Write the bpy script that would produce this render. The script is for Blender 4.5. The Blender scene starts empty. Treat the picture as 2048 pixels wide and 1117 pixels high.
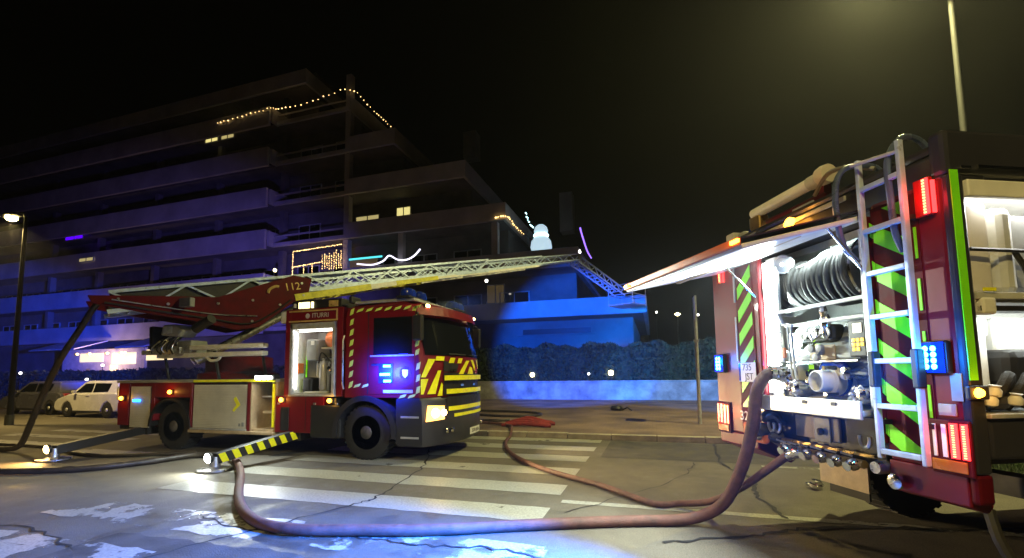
import bpy, bmesh, math, random
from mathutils import Vector, Matrix
R = math.radians
random.seed(7)
scene = bpy.context.scene
col = scene.collection

# ------------------------------------------------------------------ camera, sky, exposure
cam_d = bpy.data.cameras.new('camera')
cam = bpy.data.objects.new('camera', cam_d); col.objects.link(cam)
cam_d.sensor_width = 36.0
cam_d.lens = 906.24 / 2048 * 36.0
cam_d.shift_y = (668.13 - 558.5) / 2048
cam_d.clip_start = 0.05; cam_d.clip_end = 1500
YAW, PITCH, ROLL = 0.302491, 0.087288, 0.012013
fw = Vector((-math.sin(YAW)*math.cos(PITCH), math.cos(YAW)*math.cos(PITCH), math.sin(PITCH)))
rt = Vector((math.cos(YAW), math.sin(YAW), 0)); up = rt.cross(fw)
r2 = rt*math.cos(ROLL) - up*math.sin(ROLL); u2 = up*math.cos(ROLL) + rt*math.sin(ROLL)
cam.matrix_world = Matrix(((r2.x, u2.x, -fw.x, 0), (r2.y, u2.y, -fw.y, 0), (r2.z, u2.z, -fw.z, 1.55), (0, 0, 0, 1)))
scene.camera = cam

world = bpy.data.worlds.new('World'); scene.world = world; world.use_nodes = True
wn = world.node_tree.nodes; bg = wn['Background']
sky = wn.new('ShaderNodeTexSky'); sky.sky_type = 'NISHITA'; sky.sun_disc = False
sky.sun_elevation = R(1.0); sky.sun_rotation = R(200)
bw = wn.new('ShaderNodeRGBToBW')
tint = wn.new('ShaderNodeMix'); tint.data_type = 'RGBA'; tint.blend_type = 'MULTIPLY'; tint.inputs[0].default_value = 1
world.node_tree.links.new(sky.outputs[0], bw.inputs[0])
world.node_tree.links.new(bw.outputs[0], tint.inputs[6]); tint.inputs[7].default_value = (1.0, 0.98, 0.80, 1)
world.node_tree.links.new(tint.outputs[2], bg.inputs['Color'])
bg.inputs['Strength'].default_value = 0.0006

scene.view_settings.view_transform = 'Standard'; scene.view_settings.look = 'None'
scene.view_settings.exposure = 0.0; scene.view_settings.gamma = 1.0
scene.view_settings.use_curve_mapping = False
scene.render.engine = 'CYCLES'
scene.cycles.use_denoising = True
scene.cycles.max_bounces = 6; scene.cycles.diffuse_bounces = 3; scene.cycles.glossy_bounces = 3
scene.cycles.transmission_bounces = 4; scene.cycles.transparent_max_bounces = 8
scene.cycles.volume_bounces = 0
scene.cycles.sample_clamp_indirect = 3.0
scene.cycles.caustics_reflective = False; scene.cycles.caustics_refractive = False

# ------------------------------------------------------------------ helpers
ORG = Vector((0, 0, 0))
class MB:
    def __init__(s): s.v = []; s.f = []
    def add(s, vs, fs):
        b = len(s.v); s.v += [tuple(v) for v in vs]; s.f += [tuple(i+b for i in f) for f in fs]; return s
    def box(s, x0, x1, y0, y1, z0, z1):
        return s.add([(x0,y0,z0),(x1,y0,z0),(x1,y1,z0),(x0,y1,z0),(x0,y0,z1),(x1,y0,z1),(x1,y1,z1),(x0,y1,z1)],
                     [(0,3,2,1),(4,5,6,7),(0,1,5,4),(1,2,6,5),(2,3,7,6),(3,0,4,7)])
    def bar(s, p, q, w, h, upv=(0,0,1)):
        p = Vector(p); q = Vector(q); d = (q-p).normalized(); a = d.cross(Vector(upv))
        if a.length < 1e-4: a = d.cross(Vector((1,0,0)))
        a.normalize(); b = a.cross(d)
        vs = []
        for c in (p, q):
            for i, j in ((-1,-1),(1,-1),(1,1),(-1,1)): vs.append(c + a*(w/2*i) + b*(h/2*j))
        return s.add(vs, [(0,1,2,3),(7,6,5,4),(0,4,5,1),(1,5,6,2),(2,6,7,3),(3,7,4,0)])
    def tube(s, pts, r, n=8, cap=True, closed=False):
        pts = [Vector(p) for p in pts]; m = len(pts); rs = r if isinstance(r, (list, tuple)) else [r]*m
        b = len(s.v); prev = None
        for i, p in enumerate(pts):
            if closed: d = pts[(i+1) % m] - pts[i-1]
            else: d = pts[min(i+1, m-1)] - pts[max(i-1, 0)]
            d.normalize()
            if prev is None:
                a = d.cross(Vector((0,0,1)))
                if a.length < 1e-3: a = d.cross(Vector((1,0,0)))
            else: a = prev - d*prev.dot(d)
            a.normalize(); prev = a; c = d.cross(a)
            for k in range(n):
                t = 2*math.pi*k/n; s.v.append(tuple(p + (a*math.cos(t) + c*math.sin(t))*rs[i]))
        for i in range(m if closed else m-1):
            i2 = (i+1) % m
            for k in range(n):
                s.f.append((b+i*n+k, b+i*n+(k+1)%n, b+i2*n+(k+1)%n, b+i2*n+k))
        if cap and not closed:
            s.f.append(tuple(b+k for k in reversed(range(n)))); s.f.append(tuple(b+(m-1)*n+k for k in range(n)))
        return s
    def cyl(s, p, q, r, n=16): return s.tube([p, q], r, n)
    def lathe(s, prof, c, axis, n=24):
        # prof: list of (radius, along)
        c = Vector(c); d = Vector(axis).normalized(); a = d.cross(Vector((0,0,1)))
        if a.length < 1e-3: a = d.cross(Vector((1,0,0)))
        a.normalize(); e = d.cross(a); b = len(s.v); m = len(prof)
        for (r, t) in prof:
            for k in range(n):
                w = 2*math.pi*k/n; s.v.append(tuple(c + d*t + (a*math.cos(w)+e*math.sin(w))*r))
        for i in range(m-1):
            for k in range(n): s.f.append((b+i*n+k, b+i*n+(k+1)%n, b+(i+1)*n+(k+1)%n, b+(i+1)*n+k))
        if prof[0][0] > 1e-4: s.f.append(tuple(b+k for k in reversed(range(n))))
        if prof[-1][0] > 1e-4: s.f.append(tuple(b+(m-1)*n+k for k in range(n)))
        return s
    def prism(s, poly, axis, a, b):
        # poly: 2D points; axis 'x': (y,z), 'y': (x,z), 'z': (x,y)
        def P(q, t): return {'x': (t,q[0],q[1]), 'y': (q[0],t,q[1]), 'z': (q[0],q[1],t)}[axis]
        n = len(poly); vs = [P(q,a) for q in poly] + [P(q,b) for q in poly]
        return s.add(vs, [tuple(reversed(range(n))), tuple(range(n,2*n))] + [(i,(i+1)%n,n+(i+1)%n,n+i) for i in range(n)])
    def build(s, name, m, parent=None, bevel=0, smooth=False, seg=2, keep=False):
        me = bpy.data.meshes.new(name)
        me.from_pydata([(v[0]-ORG.x, v[1]-ORG.y, v[2]-ORG.z) for v in s.v], [], s.f)
        if not keep:
            bm = bmesh.new(); bm.from_mesh(me); bmesh.ops.recalc_face_normals(bm, faces=bm.faces); bm.to_mesh(me); bm.free()
        me.materials.append(m)
        o = bpy.data.objects.new(name, me); col.objects.link(o)
        if parent: o.parent = parent
        if smooth:
            for p in me.polygons: p.use_smooth = True
            me.set_sharp_from_angle(angle=R(40))
        if bevel:
            md = o.modifiers.new('edge', 'BEVEL'); md.width = bevel; md.segments = seg; md.limit_method = 'ANGLE'; md.angle_limit = R(40)
        return o
def box(name, m, parent, x0, x1, y0, y1, z0, z1, bevel=0):
    return MB().box(min(x0,x1), max(x0,x1), min(y0,y1), max(y0,y1), min(z0,z1), max(z0,z1)).build(name, m, parent, bevel)
def share(o, parent, loc=(0,0,0), rot=None, m=None):
    c = o.copy(); col.objects.link(c); c.parent = parent; c.location = loc
    if rot: c.rotation_euler = rot
    return c
def empty(name, loc, rz=0):
    o = bpy.data.objects.new(name, None); col.objects.link(o); o.location = loc; o.rotation_euler = (0,0,rz)
    o.empty_display_size = .2
    return o
def tag(o, label, cat, group=None):
    o['label'] = label; o['category'] = cat
    if group: o['group'] = group
    return o
def struct(o, label=None):
    o['kind'] = 'structure'
    if label: o['label'] = label
    return o
def smoothpath(pts, n=8, closed=False):
    P = [Vector(p) for p in pts]; out = []; m = len(P)
    for i in range(m-1):
        p0 = P[max(i-1,0)]; p1 = P[i]; p2 = P[i+1]; p3 = P[min(i+2,m-1)]
        for k in range(n):
            t = k/n
            out.append(.5*((2*p1)+(p2-p0)*t+(2*p0-5*p1+4*p2-p3)*t*t+(3*p1-p0-3*p2+p3)*t**3))
    out.append(P[-1]); return out
def text(name, s, size, m, parent, loc, rot, ext=.002, align='CENTER'):
    c = bpy.data.curves.new(name, 'FONT'); c.body = s; c.size = size; c.extrude = ext; c.align_x = align; c.align_y = 'CENTER'
    c.materials.append(m)
    t = bpy.data.objects.new(name, c); col.objects.link(t); bpy.context.view_layer.update()
    me = bpy.data.meshes.new_from_object(t.evaluated_get(bpy.context.evaluated_depsgraph_get()))
    bpy.data.objects.remove(t); me.name = name
    if not me.materials: me.materials.append(m)
    o = bpy.data.objects.new(name, me); col.objects.link(o); o.parent = parent
    o.location = Vector(loc) - ORG; o.rotation_euler = rot
    return o
def light(name, typ, loc, power, color, parent=None, target=None, size=.1, angle=60, blend=.5, sy=None):
    d = bpy.data.lights.new(name, typ); d.energy = power; d.color = color
    if typ == 'AREA':
        d.size = size
        if sy: d.shape = 'RECTANGLE'; d.size_y = sy
    else: d.shadow_soft_size = size
    if typ == 'SPOT': d.spot_size = R(angle); d.spot_blend = blend
    o = bpy.data.objects.new(name, d); col.objects.link(o); o.parent = parent
    o.location = Vector(loc) - ORG
    if target is not None:
        o.rotation_euler = (Vector(target) - Vector(loc)).to_track_quat('-Z', 'Y').to_euler()
    return o

# ------------------------------------------------------------------ materials
def mat(name, c, rough=.5, metal=0, var=.15, scale=6, bump=0, coat=0, emis=None, estr=0, rvar=.1, spec=.5, bscale=None, dirt=None):
    m = bpy.data.materials.new(name); m.use_nodes = True; nt = m.node_tree; b = nt.nodes['Principled BSDF']; L = nt.links.new
    b.inputs['Metallic'].default_value = metal; b.inputs['Roughness'].default_value = rough
    b.inputs['Base Color'].default_value = (*c, 1); b.inputs['Coat Weight'].default_value = coat
    b.inputs['Coat Roughness'].default_value = .06; b.inputs['Specular IOR Level'].default_value = spec
    if emis: b.inputs['Emission Color'].default_value = (*emis, 1); b.inputs['Emission Strength'].default_value = estr
    if var or rvar or bump:
        tc = nt.nodes.new('ShaderNodeTexCoord')
        nz = nt.nodes.new('ShaderNodeTexNoise'); nz.inputs['Scale'].default_value = scale; nz.inputs['Detail'].default_value = 5; nz.inputs['Roughness'].default_value = .6
        L(tc.outputs['Object'], nz.inputs['Vector'])
        if var:
            mx = nt.nodes.new('ShaderNodeMix'); mx.data_type = 'RGBA'
            lo = dirt if dirt else tuple(x*(1-var*1.6) for x in c); hi = tuple(min(1, x*(1+var)) for x in c)
            mx.inputs[6].default_value = (*[max(0, x) for x in lo], 1); mx.inputs[7].default_value = (*hi, 1)
            mr = nt.nodes.new('ShaderNodeMapRange'); mr.inputs[1].default_value = .3; mr.inputs[2].default_value = .65
            L(nz.outputs['Fac'], mr.inputs[0]); L(mr.outputs[0], mx.inputs[0]); L(mx.outputs[2], b.inputs['Base Color'])
        if rvar:
            r = nt.nodes.new('ShaderNodeMapRange'); r.inputs[1].default_value = .3; r.inputs[2].default_value = .7
            r.inputs[3].default_value = max(.02, rough-rvar); r.inputs[4].default_value = min(1, rough+rvar)
            L(nz.outputs['Fac'], r.inputs[0]); L(r.outputs[0], b.inputs['Roughness'])
        if bump:
            n2 = nt.nodes.new('ShaderNodeTexNoise'); n2.inputs['Scale'].default_value = bscale or scale*8; n2.inputs['Detail'].default_value = 4
            L(tc.outputs['Object'], n2.inputs['Vector'])
            bp = nt.nodes.new('ShaderNodeBump'); bp.inputs['Strength'].default_value = bump; bp.inputs['Distance'].default_value = .02
            L(n2.outputs['Fac'], bp.inputs['Height']); L(bp.outputs[0], b.inputs['Normal'])
    return m
def glow(name, c, s, sample=False):
    m = bpy.data.materials.new(name); m.use_nodes = True; nt = m.node_tree; b = nt.nodes['Principled BSDF']
    b.inputs['Base Color'].default_value = (*[min(.9, x) for x in c], 1); b.inputs['Roughness'].default_value = .25
    b.inputs['Emission Color'].default_value = (*c, 1); b.inputs['Emission Strength'].default_value = s
    if not sample:
        try: m.cycles.emission_sampling = 'NONE'
        except Exception: pass
    return m

M = {}
M['red'] = mat('fire_red_paint', (.15,.004,.010), .42, 0, .10, 3, coat=.08, rvar=.08, spec=.3)
M['reddark'] = mat('dark_red_paint', (.085,.002,.006), .6, 0, .2, 4, spec=.15)
M['black'] = mat('black_plastic', (.013,.013,.014), .5, 0, .2, 10)
M['rubber'] = mat('rubber', (.018,.017,.016), .75, 0, .3, 14, bump=.3)
M['steel'] = mat('brushed_steel', (.55,.55,.55), .33, .9, .12, 12)
M['chrome'] = mat('chrome', (.75,.75,.75), .14, 1, .05, 20, rvar=.06)
M['alu'] = mat('aluminium', (.62,.63,.64), .4, .55, .12, 9)
M['ladderalu'] = mat('ladder_aluminium', (.56,.68,.92), .35, .25, .1, 9)
M['grey'] = mat('grey_panel', (.24,.25,.25), .5, 0, .15, 5)
M['lgrey'] = mat('light_grey_panel', (.50,.51,.49), .5, 0, .12, 5)
M['white'] = mat('white_panel', (.74,.74,.71), .45, 0, .08, 6)
M['shutter'] = mat('roller_shutter', (.60,.58,.50), .5, .15, .10, 2)
M['lime'] = mat('lime_reflective', (.24,.98,.01), .4, 0, .08, 5, emis=None)
M['yellow'] = mat('yellow_reflective', (.88,.86,.015), .35, 0, .08, 7)
M['limeyellow'] = mat('lime_yellow_reflective', (.66,.85,.14), .35, 0, .06, 7)
M['yellowpaint'] = mat('yellow_rail_paint', (.66,.62,.05), .4, 0, .15, 8)
M['rimdark'] = mat('grimy_rim', (.11,.10,.10), .5, .4, .3, 8)
M['glass'] = mat('dark_glass', (.006,.007,.009), .05, 0, 0, 3, rvar=.02, spec=.8)
M['navy'] = mat('dark_trim', (.022,.022,.030), .4, 0, .05, 2, coat=.2)
M['blueblack'] = mat('blue_black_tube', (.10,.14,.26), .3, .3, .1, 6)
M['chassis'] = mat('chassis_black', (.014,.014,.015), .6, 0, .4, 8, dirt=(.03,.026,.02))
M['orange'] = mat('orange_casing', (.62,.16,.04), .5, 0, .15, 6)
M['amberpl'] = mat('amber_reflector', (.55,.20,.02), .25, 0, .1, 10)
M['redlens'] = mat('red_lens', (.35,.01,.01), .15, 0, .1, 10)
M['bluelens'] = mat('blue_lens', (.01,.03,.30), .1, 0, .1, 10)
M['clear'] = mat('clear_lens', (.6,.62,.64), .1, .4, .05, 10)
M['tan'] = mat('tan_panel', (.42,.32,.20), .6, 0, .2, 4)
M['hose'] = mat('red_brown_hose', (.13,.055,.040), .62, 0, .3, 9, bump=.5, bscale=160)
M['hosedark'] = mat('wet_dark_hose', (.035,.028,.022), .4, 0, .3, 9, bump=.3, bscale=120)
M['hosered'] = mat('flat_red_hose', (.24,.02,.018), .7, 0, .25, 9, bump=.3, bscale=120)
M['concrete'] = mat('painted_render', (.50,.48,.46), .85, 0, .14, .5, bump=.15, bscale=10)
M['facade'] = mat('dark_render', (.17,.16,.15), .9, 0, .2, .6)
M['wallmat'] = mat('stained_wall', (.36,.34,.31), .9, 0, .25, 1.3, bump=.4, bscale=14, dirt=(.16,.14,.12))
M['pole'] = mat('galvanised_pole', (.10,.10,.095), .6, .2, .2, 5)
M['lamppole'] = mat('dark_lamp_pole', (.014,.014,.013), .75, 0, .25, 5)
M['kerb'] = mat('kerb_stone', (.36,.32,.26), .85, 0, .2, 4, bump=.4, bscale=40)
M['carwhite'] = mat('car_white_paint', (.72,.71,.68), .25, 0, .05, 2, coat=.6)
M['cargrey'] = mat('car_dark_paint', (.10,.10,.12), .22, 0, .08, 2, coat=.7)
M['leaf'] = mat('leaf', (.022,.038,.016), .9, 0, .5, 2.0)
M['leafcore'] = mat('hedge_core', (.02,.03,.014), .9, 0, .4, 3)
M['grass'] = mat('grass_blade', (.06,.11,.025), .7, 0, .4, 3)
M['text'] = mat('white_lettering', (.75,.75,.73), .4, 0, 0, 5, rvar=0)
M['gold'] = mat('gold_lettering', (.70,.50,.18), .35, .3, .1, 8)
M['crest'] = mat('crest_print', (.16,.07,.07), .8, 0, .4, 40, spec=.1)
M['ink'] = mat('black_ink', (.02,.02,.03), .5, 0, 0, 5, rvar=0)
M['dial'] = mat('dial_face', (.8,.85,.9), .3, 0, .05, 9)
M['brass'] = mat('brass', (.55,.38,.14), .32, .9, .1, 9)
M['crack'] = mat('tar_crack', (.012,.011,.010), .8, 0, .3, 20)
M['awning'] = mat('awning_canvas', (.62,.58,.52), .8, 0, .15, 2)

G = {}
G['ledwhite'] = glow('led_white', (.92,1.0,.93), 22, True)
G['ledsoft'] = glow('led_soft', (1,.98,.86), 9, True)
G['work'] = glow('work_lamp', (.95,1,.92), 60)
G['workwarm'] = glow('work_lamp_warm', (1,.62,.22), 45)
G['head'] = glow('headlamp', (1,.66,.25), 30)
G['headsoft'] = glow('headlamp_lens', (1,.50,.12), 3.5)
G['blue'] = glow('blue_led', (.05,.55,1), 26)
G['blue2'] = glow('blue_led_deep', (.02,.22,1), 7)
G['red'] = glow('red_led', (1,.03,.03), 5)
G['redhot'] = glow('red_led_hot', (1,.22,.08), 7)
G['amber'] = glow('amber_lamp', (1,.38,.03), 14)
G['fairy'] = glow('fairy_warm', (1,.62,.22), 5)
G['fairycool'] = glow('fairy_cool', (.55,.95,1), 4)
G['rope'] = glow('rope_light', (.82,.80,1), 2.2)
G['cyan'] = glow('cyan_light', (.10,.75,.80), 1.4)
G['purple'] = glow('purple_light', (.30,.15,1), 2.2)
G['violet'] = glow('violet_window', (.10,.0,1), 1.3)
G['snow'] = glow('lit_fabric', (.60,.82,.95), .85, True)
G['winwarm'] = glow('warm_window', (.80,.66,.26), .55)
G['winwarm2'] = glow('warm_window_bright', (.95,.82,.30), .9)
G['windim'] = glow('dim_window', (.42,.30,.12), .10)
G['lampwarm'] = glow('sodium_lamp', (1,.78,.28), 60)
G['lampfar'] = glow('far_lamp', (1,.85,.40), 12)
G['farwhite'] = glow('far_white_lamp', (1,.95,.85), 7)
G['shop'] = glow('shop_light', (1,.78,.40), 1.15)
G['screen'] = glow('panel_screen', (.95,.86,.72), 1.3)
G['keys'] = glow('panel_keys', (1,.66,.10), 1.0)
G['labelg'] = glow('green_indicator', (.45,.95,.05), .8)
G['greenled'] = glow('green_led', (.1,1,.35), 4)
G['marker'] = glow('marker_lamp', (1,.86,.42), 3)

def asphalt():
    m = bpy.data.materials.new('asphalt'); m.use_nodes = True; nt = m.node_tree; b = nt.nodes['Principled BSDF']; L = nt.links.new; N = nt.nodes.new
    tc = N('ShaderNodeTexCoord')
    def noise(s, d=5, r=.6):
        n = N('ShaderNodeTexNoise'); n.inputs['Scale'].default_value = s; n.inputs['Detail'].default_value = d; n.inputs['Roughness'].default_value = r
        L(tc.outputs['Object'], n.inputs['Vector']); return n
    big = noise(.35, 4); mid = noise(2.2, 6, .7); fine = noise(70, 3, .8)
    def rng(n, a, c, d, e):
        r = N('ShaderNodeMapRange'); r.inputs[1].default_value = a; r.inputs[2].default_value = c; r.inputs[3].default_value = d; r.inputs[4].default_value = e
        L(n, r.inputs[0]); return r.outputs[0]
    def mul(a, c):
        x = N('ShaderNodeMath'); x.operation = 'MULTIPLY'; L(a, x.inputs[0]); L(c, x.inputs[1]); return x.outputs[0]
    v = mul(mul(rng(big.outputs[0], .3, .7, .75, 1.25), rng(mid.outputs[0], .3, .7, .75, 1.2)), rng(fine.outputs[0], .3, .7, .55, 1.45))
    mx = N('ShaderNodeMix'); mx.data_type = 'RGBA'; mx.blend_type = 'MULTIPLY'; mx.inputs[0].default_value = 1
    mx.inputs[6].default_value = (.115,.102,.076,1)
    cb = N('ShaderNodeCombineColor')
    for i in range(3): L(v, cb.inputs[i])
    L(cb.outputs[0], mx.inputs[7])
    # wet film: a water-filled low stretch of road, more of it by the near crossing
    sx = N('ShaderNodeVectorMath'); sx.operation = 'DISTANCE'; sx.inputs[1].default_value = (-3.6,3.0,0); L(tc.outputs['Object'], sx.inputs[0])
    near = rng(sx.outputs['Value'], .5, 4.0, .12, -.06)
    ad = N('ShaderNodeMath'); ad.operation = 'ADD'; L(mid.outputs[0], ad.inputs[0]); L(near, ad.inputs[1])
    wet = rng(ad.outputs[0], .50, .70, 0, 1)
    dk = N('ShaderNodeMix'); dk.data_type = 'RGBA'; L(wet, dk.inputs[0]); L(mx.outputs[2], dk.inputs[6])
    d2 = N('ShaderNodeMix'); d2.data_type = 'RGBA'; d2.blend_type = 'MULTIPLY'; d2.inputs[0].default_value = 1; L(mx.outputs[2], d2.inputs[6]); d2.inputs[7].default_value = (.5,.5,.5,1)
    L(d2.outputs[2], dk.inputs[7]); L(dk.outputs[2], b.inputs['Base Color'])
    L(rng(wet, 0, 1, .78, .38), b.inputs['Roughness'])
    bp = N('ShaderNodeBump'); bp.inputs['Distance'].default_value = .012
    L(fine.outputs[0], bp.inputs['Height']); L(rng(wet, 0, 1, .8, .25), bp.inputs['Strength']); L(bp.outputs[0], b.inputs['Normal'])
    return m
def paving():
    m = bpy.data.materials.new('paving'); m.use_nodes = True; nt = m.node_tree; b = nt.nodes['Principled BSDF']; L = nt.links.new; N = nt.nodes.new
    tc = N('ShaderNodeTexCoord')
    br = N('ShaderNodeTexBrick'); br.inputs['Scale'].default_value = 2.4; br.inputs['Mortar Size'].default_value = .012
    br.inputs['Color1'].default_value = (.19,.13,.09,1); br.inputs['Color2'].default_value = (.22,.15,.105,1); br.inputs['Mortar'].default_value = (.14,.10,.07,1)
    L(tc.outputs['Object'], br.inputs['Vector'])
    n = N('ShaderNodeTexNoise'); n.inputs['Scale'].default_value = .8; n.inputs['Detail'].default_value = 7; L(tc.outputs['Object'], n.inputs['Vector'])
    mr = N('ShaderNodeMapRange'); mr.inputs[1].default_value = .35; mr.inputs[2].default_value = .65; mr.inputs[3].default_value = .55; mr.inputs[4].default_value = 1.3; L(n.outputs[0], mr.inputs[0])
    cb = N('ShaderNodeCombineColor'); [L(mr.outputs[0], cb.inputs[i]) for i in range(3)]
    mx = N('ShaderNodeMix'); mx.data_type = 'RGBA'; mx.blend_type = 'MULTIPLY'; mx.inputs[0].default_value = 1
    L(br.outputs['Color'], mx.inputs[6]); L(cb.outputs[0], mx.inputs[7]); L(mx.outputs[2], b.inputs['Base Color'])
    b.inputs['Roughness'].default_value = .75
    bp = N('ShaderNodeBump'); bp.inputs['Strength'].default_value = .4; bp.inputs['Distance'].default_value = .01
    L(n.outputs[0], bp.inputs['Height']); L(bp.outputs[0], b.inputs['Normal'])
    return m
def roadpaint(name, wear, seed):
    m = bpy.data.materials.new(name); m.use_nodes = True; nt = m.node_tree; b = nt.nodes['Principled BSDF']; L = nt.links.new; N = nt.nodes.new
    tc = N('ShaderNodeTexCoord'); mp = N('ShaderNodeMapping'); mp.inputs['Location'].default_value = (seed, seed*2, 0); L(tc.outputs['Object'], mp.inputs[0])
    n = N('ShaderNodeTexNoise'); n.inputs['Scale'].default_value = 1.5; n.inputs['Detail'].default_value = 8; n.inputs['Roughness'].default_value = .62; L(mp.outputs[0], n.inputs['Vector'])
    f = N('ShaderNodeTexNoise'); f.inputs['Scale'].default_value = 45; f.inputs['Detail'].default_value = 3; L(mp.outputs[0], f.inputs['Vector'])
    mr = N('ShaderNodeMapRange'); mr.inputs[3].default_value = .20; mr.inputs[4].default_value = .42; mr.inputs[1].default_value = .3; mr.inputs[2].default_value = .7; L(f.outputs[0], mr.inputs[0])
    cc = N('ShaderNodeCombineColor'); L(mr.outputs[0], cc.inputs[0]); L(mr.outputs[0], cc.inputs[1])
    mb = N('ShaderNodeMath'); mb.operation = 'MULTIPLY'; mb.inputs[1].default_value = .84; L(mr.outputs[0], mb.inputs[0]); L(mb.outputs[0], cc.inputs[2])
    L(cc.outputs[0], b.inputs['Base Color']); b.inputs['Roughness'].default_value = .42
    tr = N('ShaderNodeBsdfTransparent'); mix = N('ShaderNodeMixShader')
    al = N('ShaderNodeMapRange'); al.inputs[1].default_value = wear; al.inputs[2].default_value = wear+.05; L(n.outputs[0], al.inputs[0])
    L(al.outputs[0], mix.inputs[0]); L(tr.outputs[0], mix.inputs[1]); L(b.outputs[0], mix.inputs[2])
    L(mix.outputs[0], nt.nodes['Material Output'].inputs['Surface'])
    return m
M['asphalt'] = asphalt(); M['paving'] = paving()

# ------------------------------------------------------------------ the setting: road, markings, pavement, kerb
road = struct(MB().box(-300, 300, -150, 400, -1, 0).build('road', M['asphalt']))
pave_near = MB().prism([(-14,10.86),(300,10.86),(300,400),(-300,400),(-300,15.2),(-14,15.2)], 'z', .0, .12).build('pavement', M['paving'])
struct(pave_near)
# kerb stones, each one its own piece
def kerbrow(x0, x1, y, drop=None):
    n = round((x1-x0)/1.0); L = (x1-x0)/n
    for i in range(n):
        a = x0+i*L; h = .128 + random.uniform(-.006,.006)
        if drop and drop[0] < a+L/2 < drop[1]: h = .124
        box('kerb_stone', M['kerb'], pave_near, a+.008, a+L-.008, y-.15+random.uniform(-.006,.006), y+.02, 0, h+.004, .012)
kerbrow(-14, 12, 10.86)
kerbrow(-30, -14, 15.2)
# crossing stripes: white bars parallel to the street
pnts = [roadpaint('worn_road_paint_%s' % k, w, s) for k, w, s in (('light', .30, 1.3), ('mid', .36, 4.1), ('heavy', .475, 7.7), ('patchy', .46, 2.2))]
def rough_strip(x0, x1, y0, y1, z, seed, amp=.02, nx=28):
    rr = random.Random(seed); vs = []; fs = []
    for i in range(nx+1):
        x = x0+(x1-x0)*i/nx
        vs += [(x, y0+rr.uniform(-amp,amp), z), (x, y1+rr.uniform(-amp,amp), z)]
    for i in range(nx): fs.append((2*i,2*i+2,2*i+3,2*i+1))
    return MB().add(vs, fs)
for k in range(6):
    y1 = 5.25+1.105*k
    rough_strip(-6.75+.05*k, -1.2, y1-.52, y1, .004, k, .012).build('crossing_stripe', pnts[0 if k < 4 else 1], road, keep=True)
rough_strip(-6.9, -.95, 3.52, 4.10, .004, 20, .03).build('crossing_stripe', pnts[2], road, keep=True)
rough_strip(-8.2, -4.3, 2.50, 3.06, .004, 21, .03).build('crossing_stripe', pnts[3], road, keep=True)
rough_strip(-1.13, 1.75, 5.49, 5.62, .004, 22, .006).build('lane_line', pnts[0], road, keep=True)
rough_strip(1.75, 3.4, 5.50, 5.62, .004, 23, .01).build('lane_line', pnts[3], road, keep=True)
rough_strip(1.6, 2.9, 8.30, 8.42, .004, 24, .006).build('lane_line', pnts[1], road, keep=True)
for i in range(3):
    rough_strip(-17.6+i*.1, -12.6, 7.0+1.0*i, 7.4+1.0*i, .004, 30+i, .02).build('crossing_stripe', pnts[1], road, keep=True)
rough_strip(-12.0, -9.4, 6.45, 6.95, .004, 35, .02).build('crossing_stripe', pnts[1], road, keep=True)
M['patch'] = mat('asphalt_repair', (.062,.055,.042), .8, 0, .35, 3, bump=.6, bscale=70)
rough_strip(-1.0, 3.2, 8.55, 10.6, .003, 41, .03).build('repair_patch', M['patch'], road, keep=True)
rough_strip(-5.2, -2.0, 2.0, 3.35, .003, 42, .04).build('repair_patch', M['patch'], road, keep=True)
# tarred cracks
def crack(pts, w, seed):
    rr = random.Random(seed); P = smoothpath([(x,y,0) for x,y in pts], 10); vs = []; fs = []
    for i, p in enumerate(P):
        d = (P[min(i+1,len(P)-1)]-P[max(i-1,0)]).normalized(); n = Vector((-d.y,d.x,0))
        j = rr.uniform(-.035,.035); ww = w*rr.uniform(.35,1.3)
        vs += [tuple(p+n*(j-ww/2)+Vector((0,0,.008))), tuple(p+n*(j+ww/2)+Vector((0,0,.008)))]
    for i in range(len(P)-1): fs.append((2*i,2*i+2,2*i+3,2*i+1))
    MB().add(vs, fs).build('road_crack', M['crack'], road, keep=True)
crack([(-4.6,8.76),(-3.77,6.96),(-3.46,5.26),(-3.5,4.79),(-3.95,3.7),(-4.4,2.6)], .035, 1)
crack([(1.15,10.6),(1.02,8.6),(1.25,7.31),(1.15,6.4),(1.26,5.5)], .05, 2)
crack([(.01,4.49),(.79,4.84),(1.3,5.19),(1.97,5.42),(3.3,5.73),(5,6.1)], .05, 3)
crack([(-4.9,3.95),(-4.0,3.72),(-3.1,3.86),(-2.2,3.82),(-1.4,3.92),(-.5,3.7)], .03, 4)
crack([(-1.0,5.1),(.2,7.0),(.6,8.4)], .015, 5)
crack([(-8,2.9),(-6.4,3.15),(-5.2,2.9)], .03, 6)

# verge of grass beyond the pumper
rr = random.Random(3); vs = []; fs = []
for i in range(9000):
    x = rr.uniform(4.5, 9); y = rr.uniform(8.4, 10.4); a = rr.uniform(0, 6.28); h = rr.uniform(.05,.14); w = .006
    b = len(vs); dx, dy = math.cos(a)*w, math.sin(a)*w; tx, ty = rr.uniform(-.05,.05), rr.uniform(-.05,.05)
    vs += [(x-dx,y-dy,.02),(x+dx,y+dy,.02),(x+tx,y+ty,.02+h)]; fs.append((b,b+1,b+2))
g = MB().add(vs, fs).build('grass', M['grass'], keep=True); g['kind'] = 'stuff'; g['label'] = 'green grass verge beyond the open side locker of the pumper'
g['category'] = 'grass'
struct(MB().box(4.4, 9.1, 8.3, 10.5, 0, .03).build('verge_ground', M['leafcore']))

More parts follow.
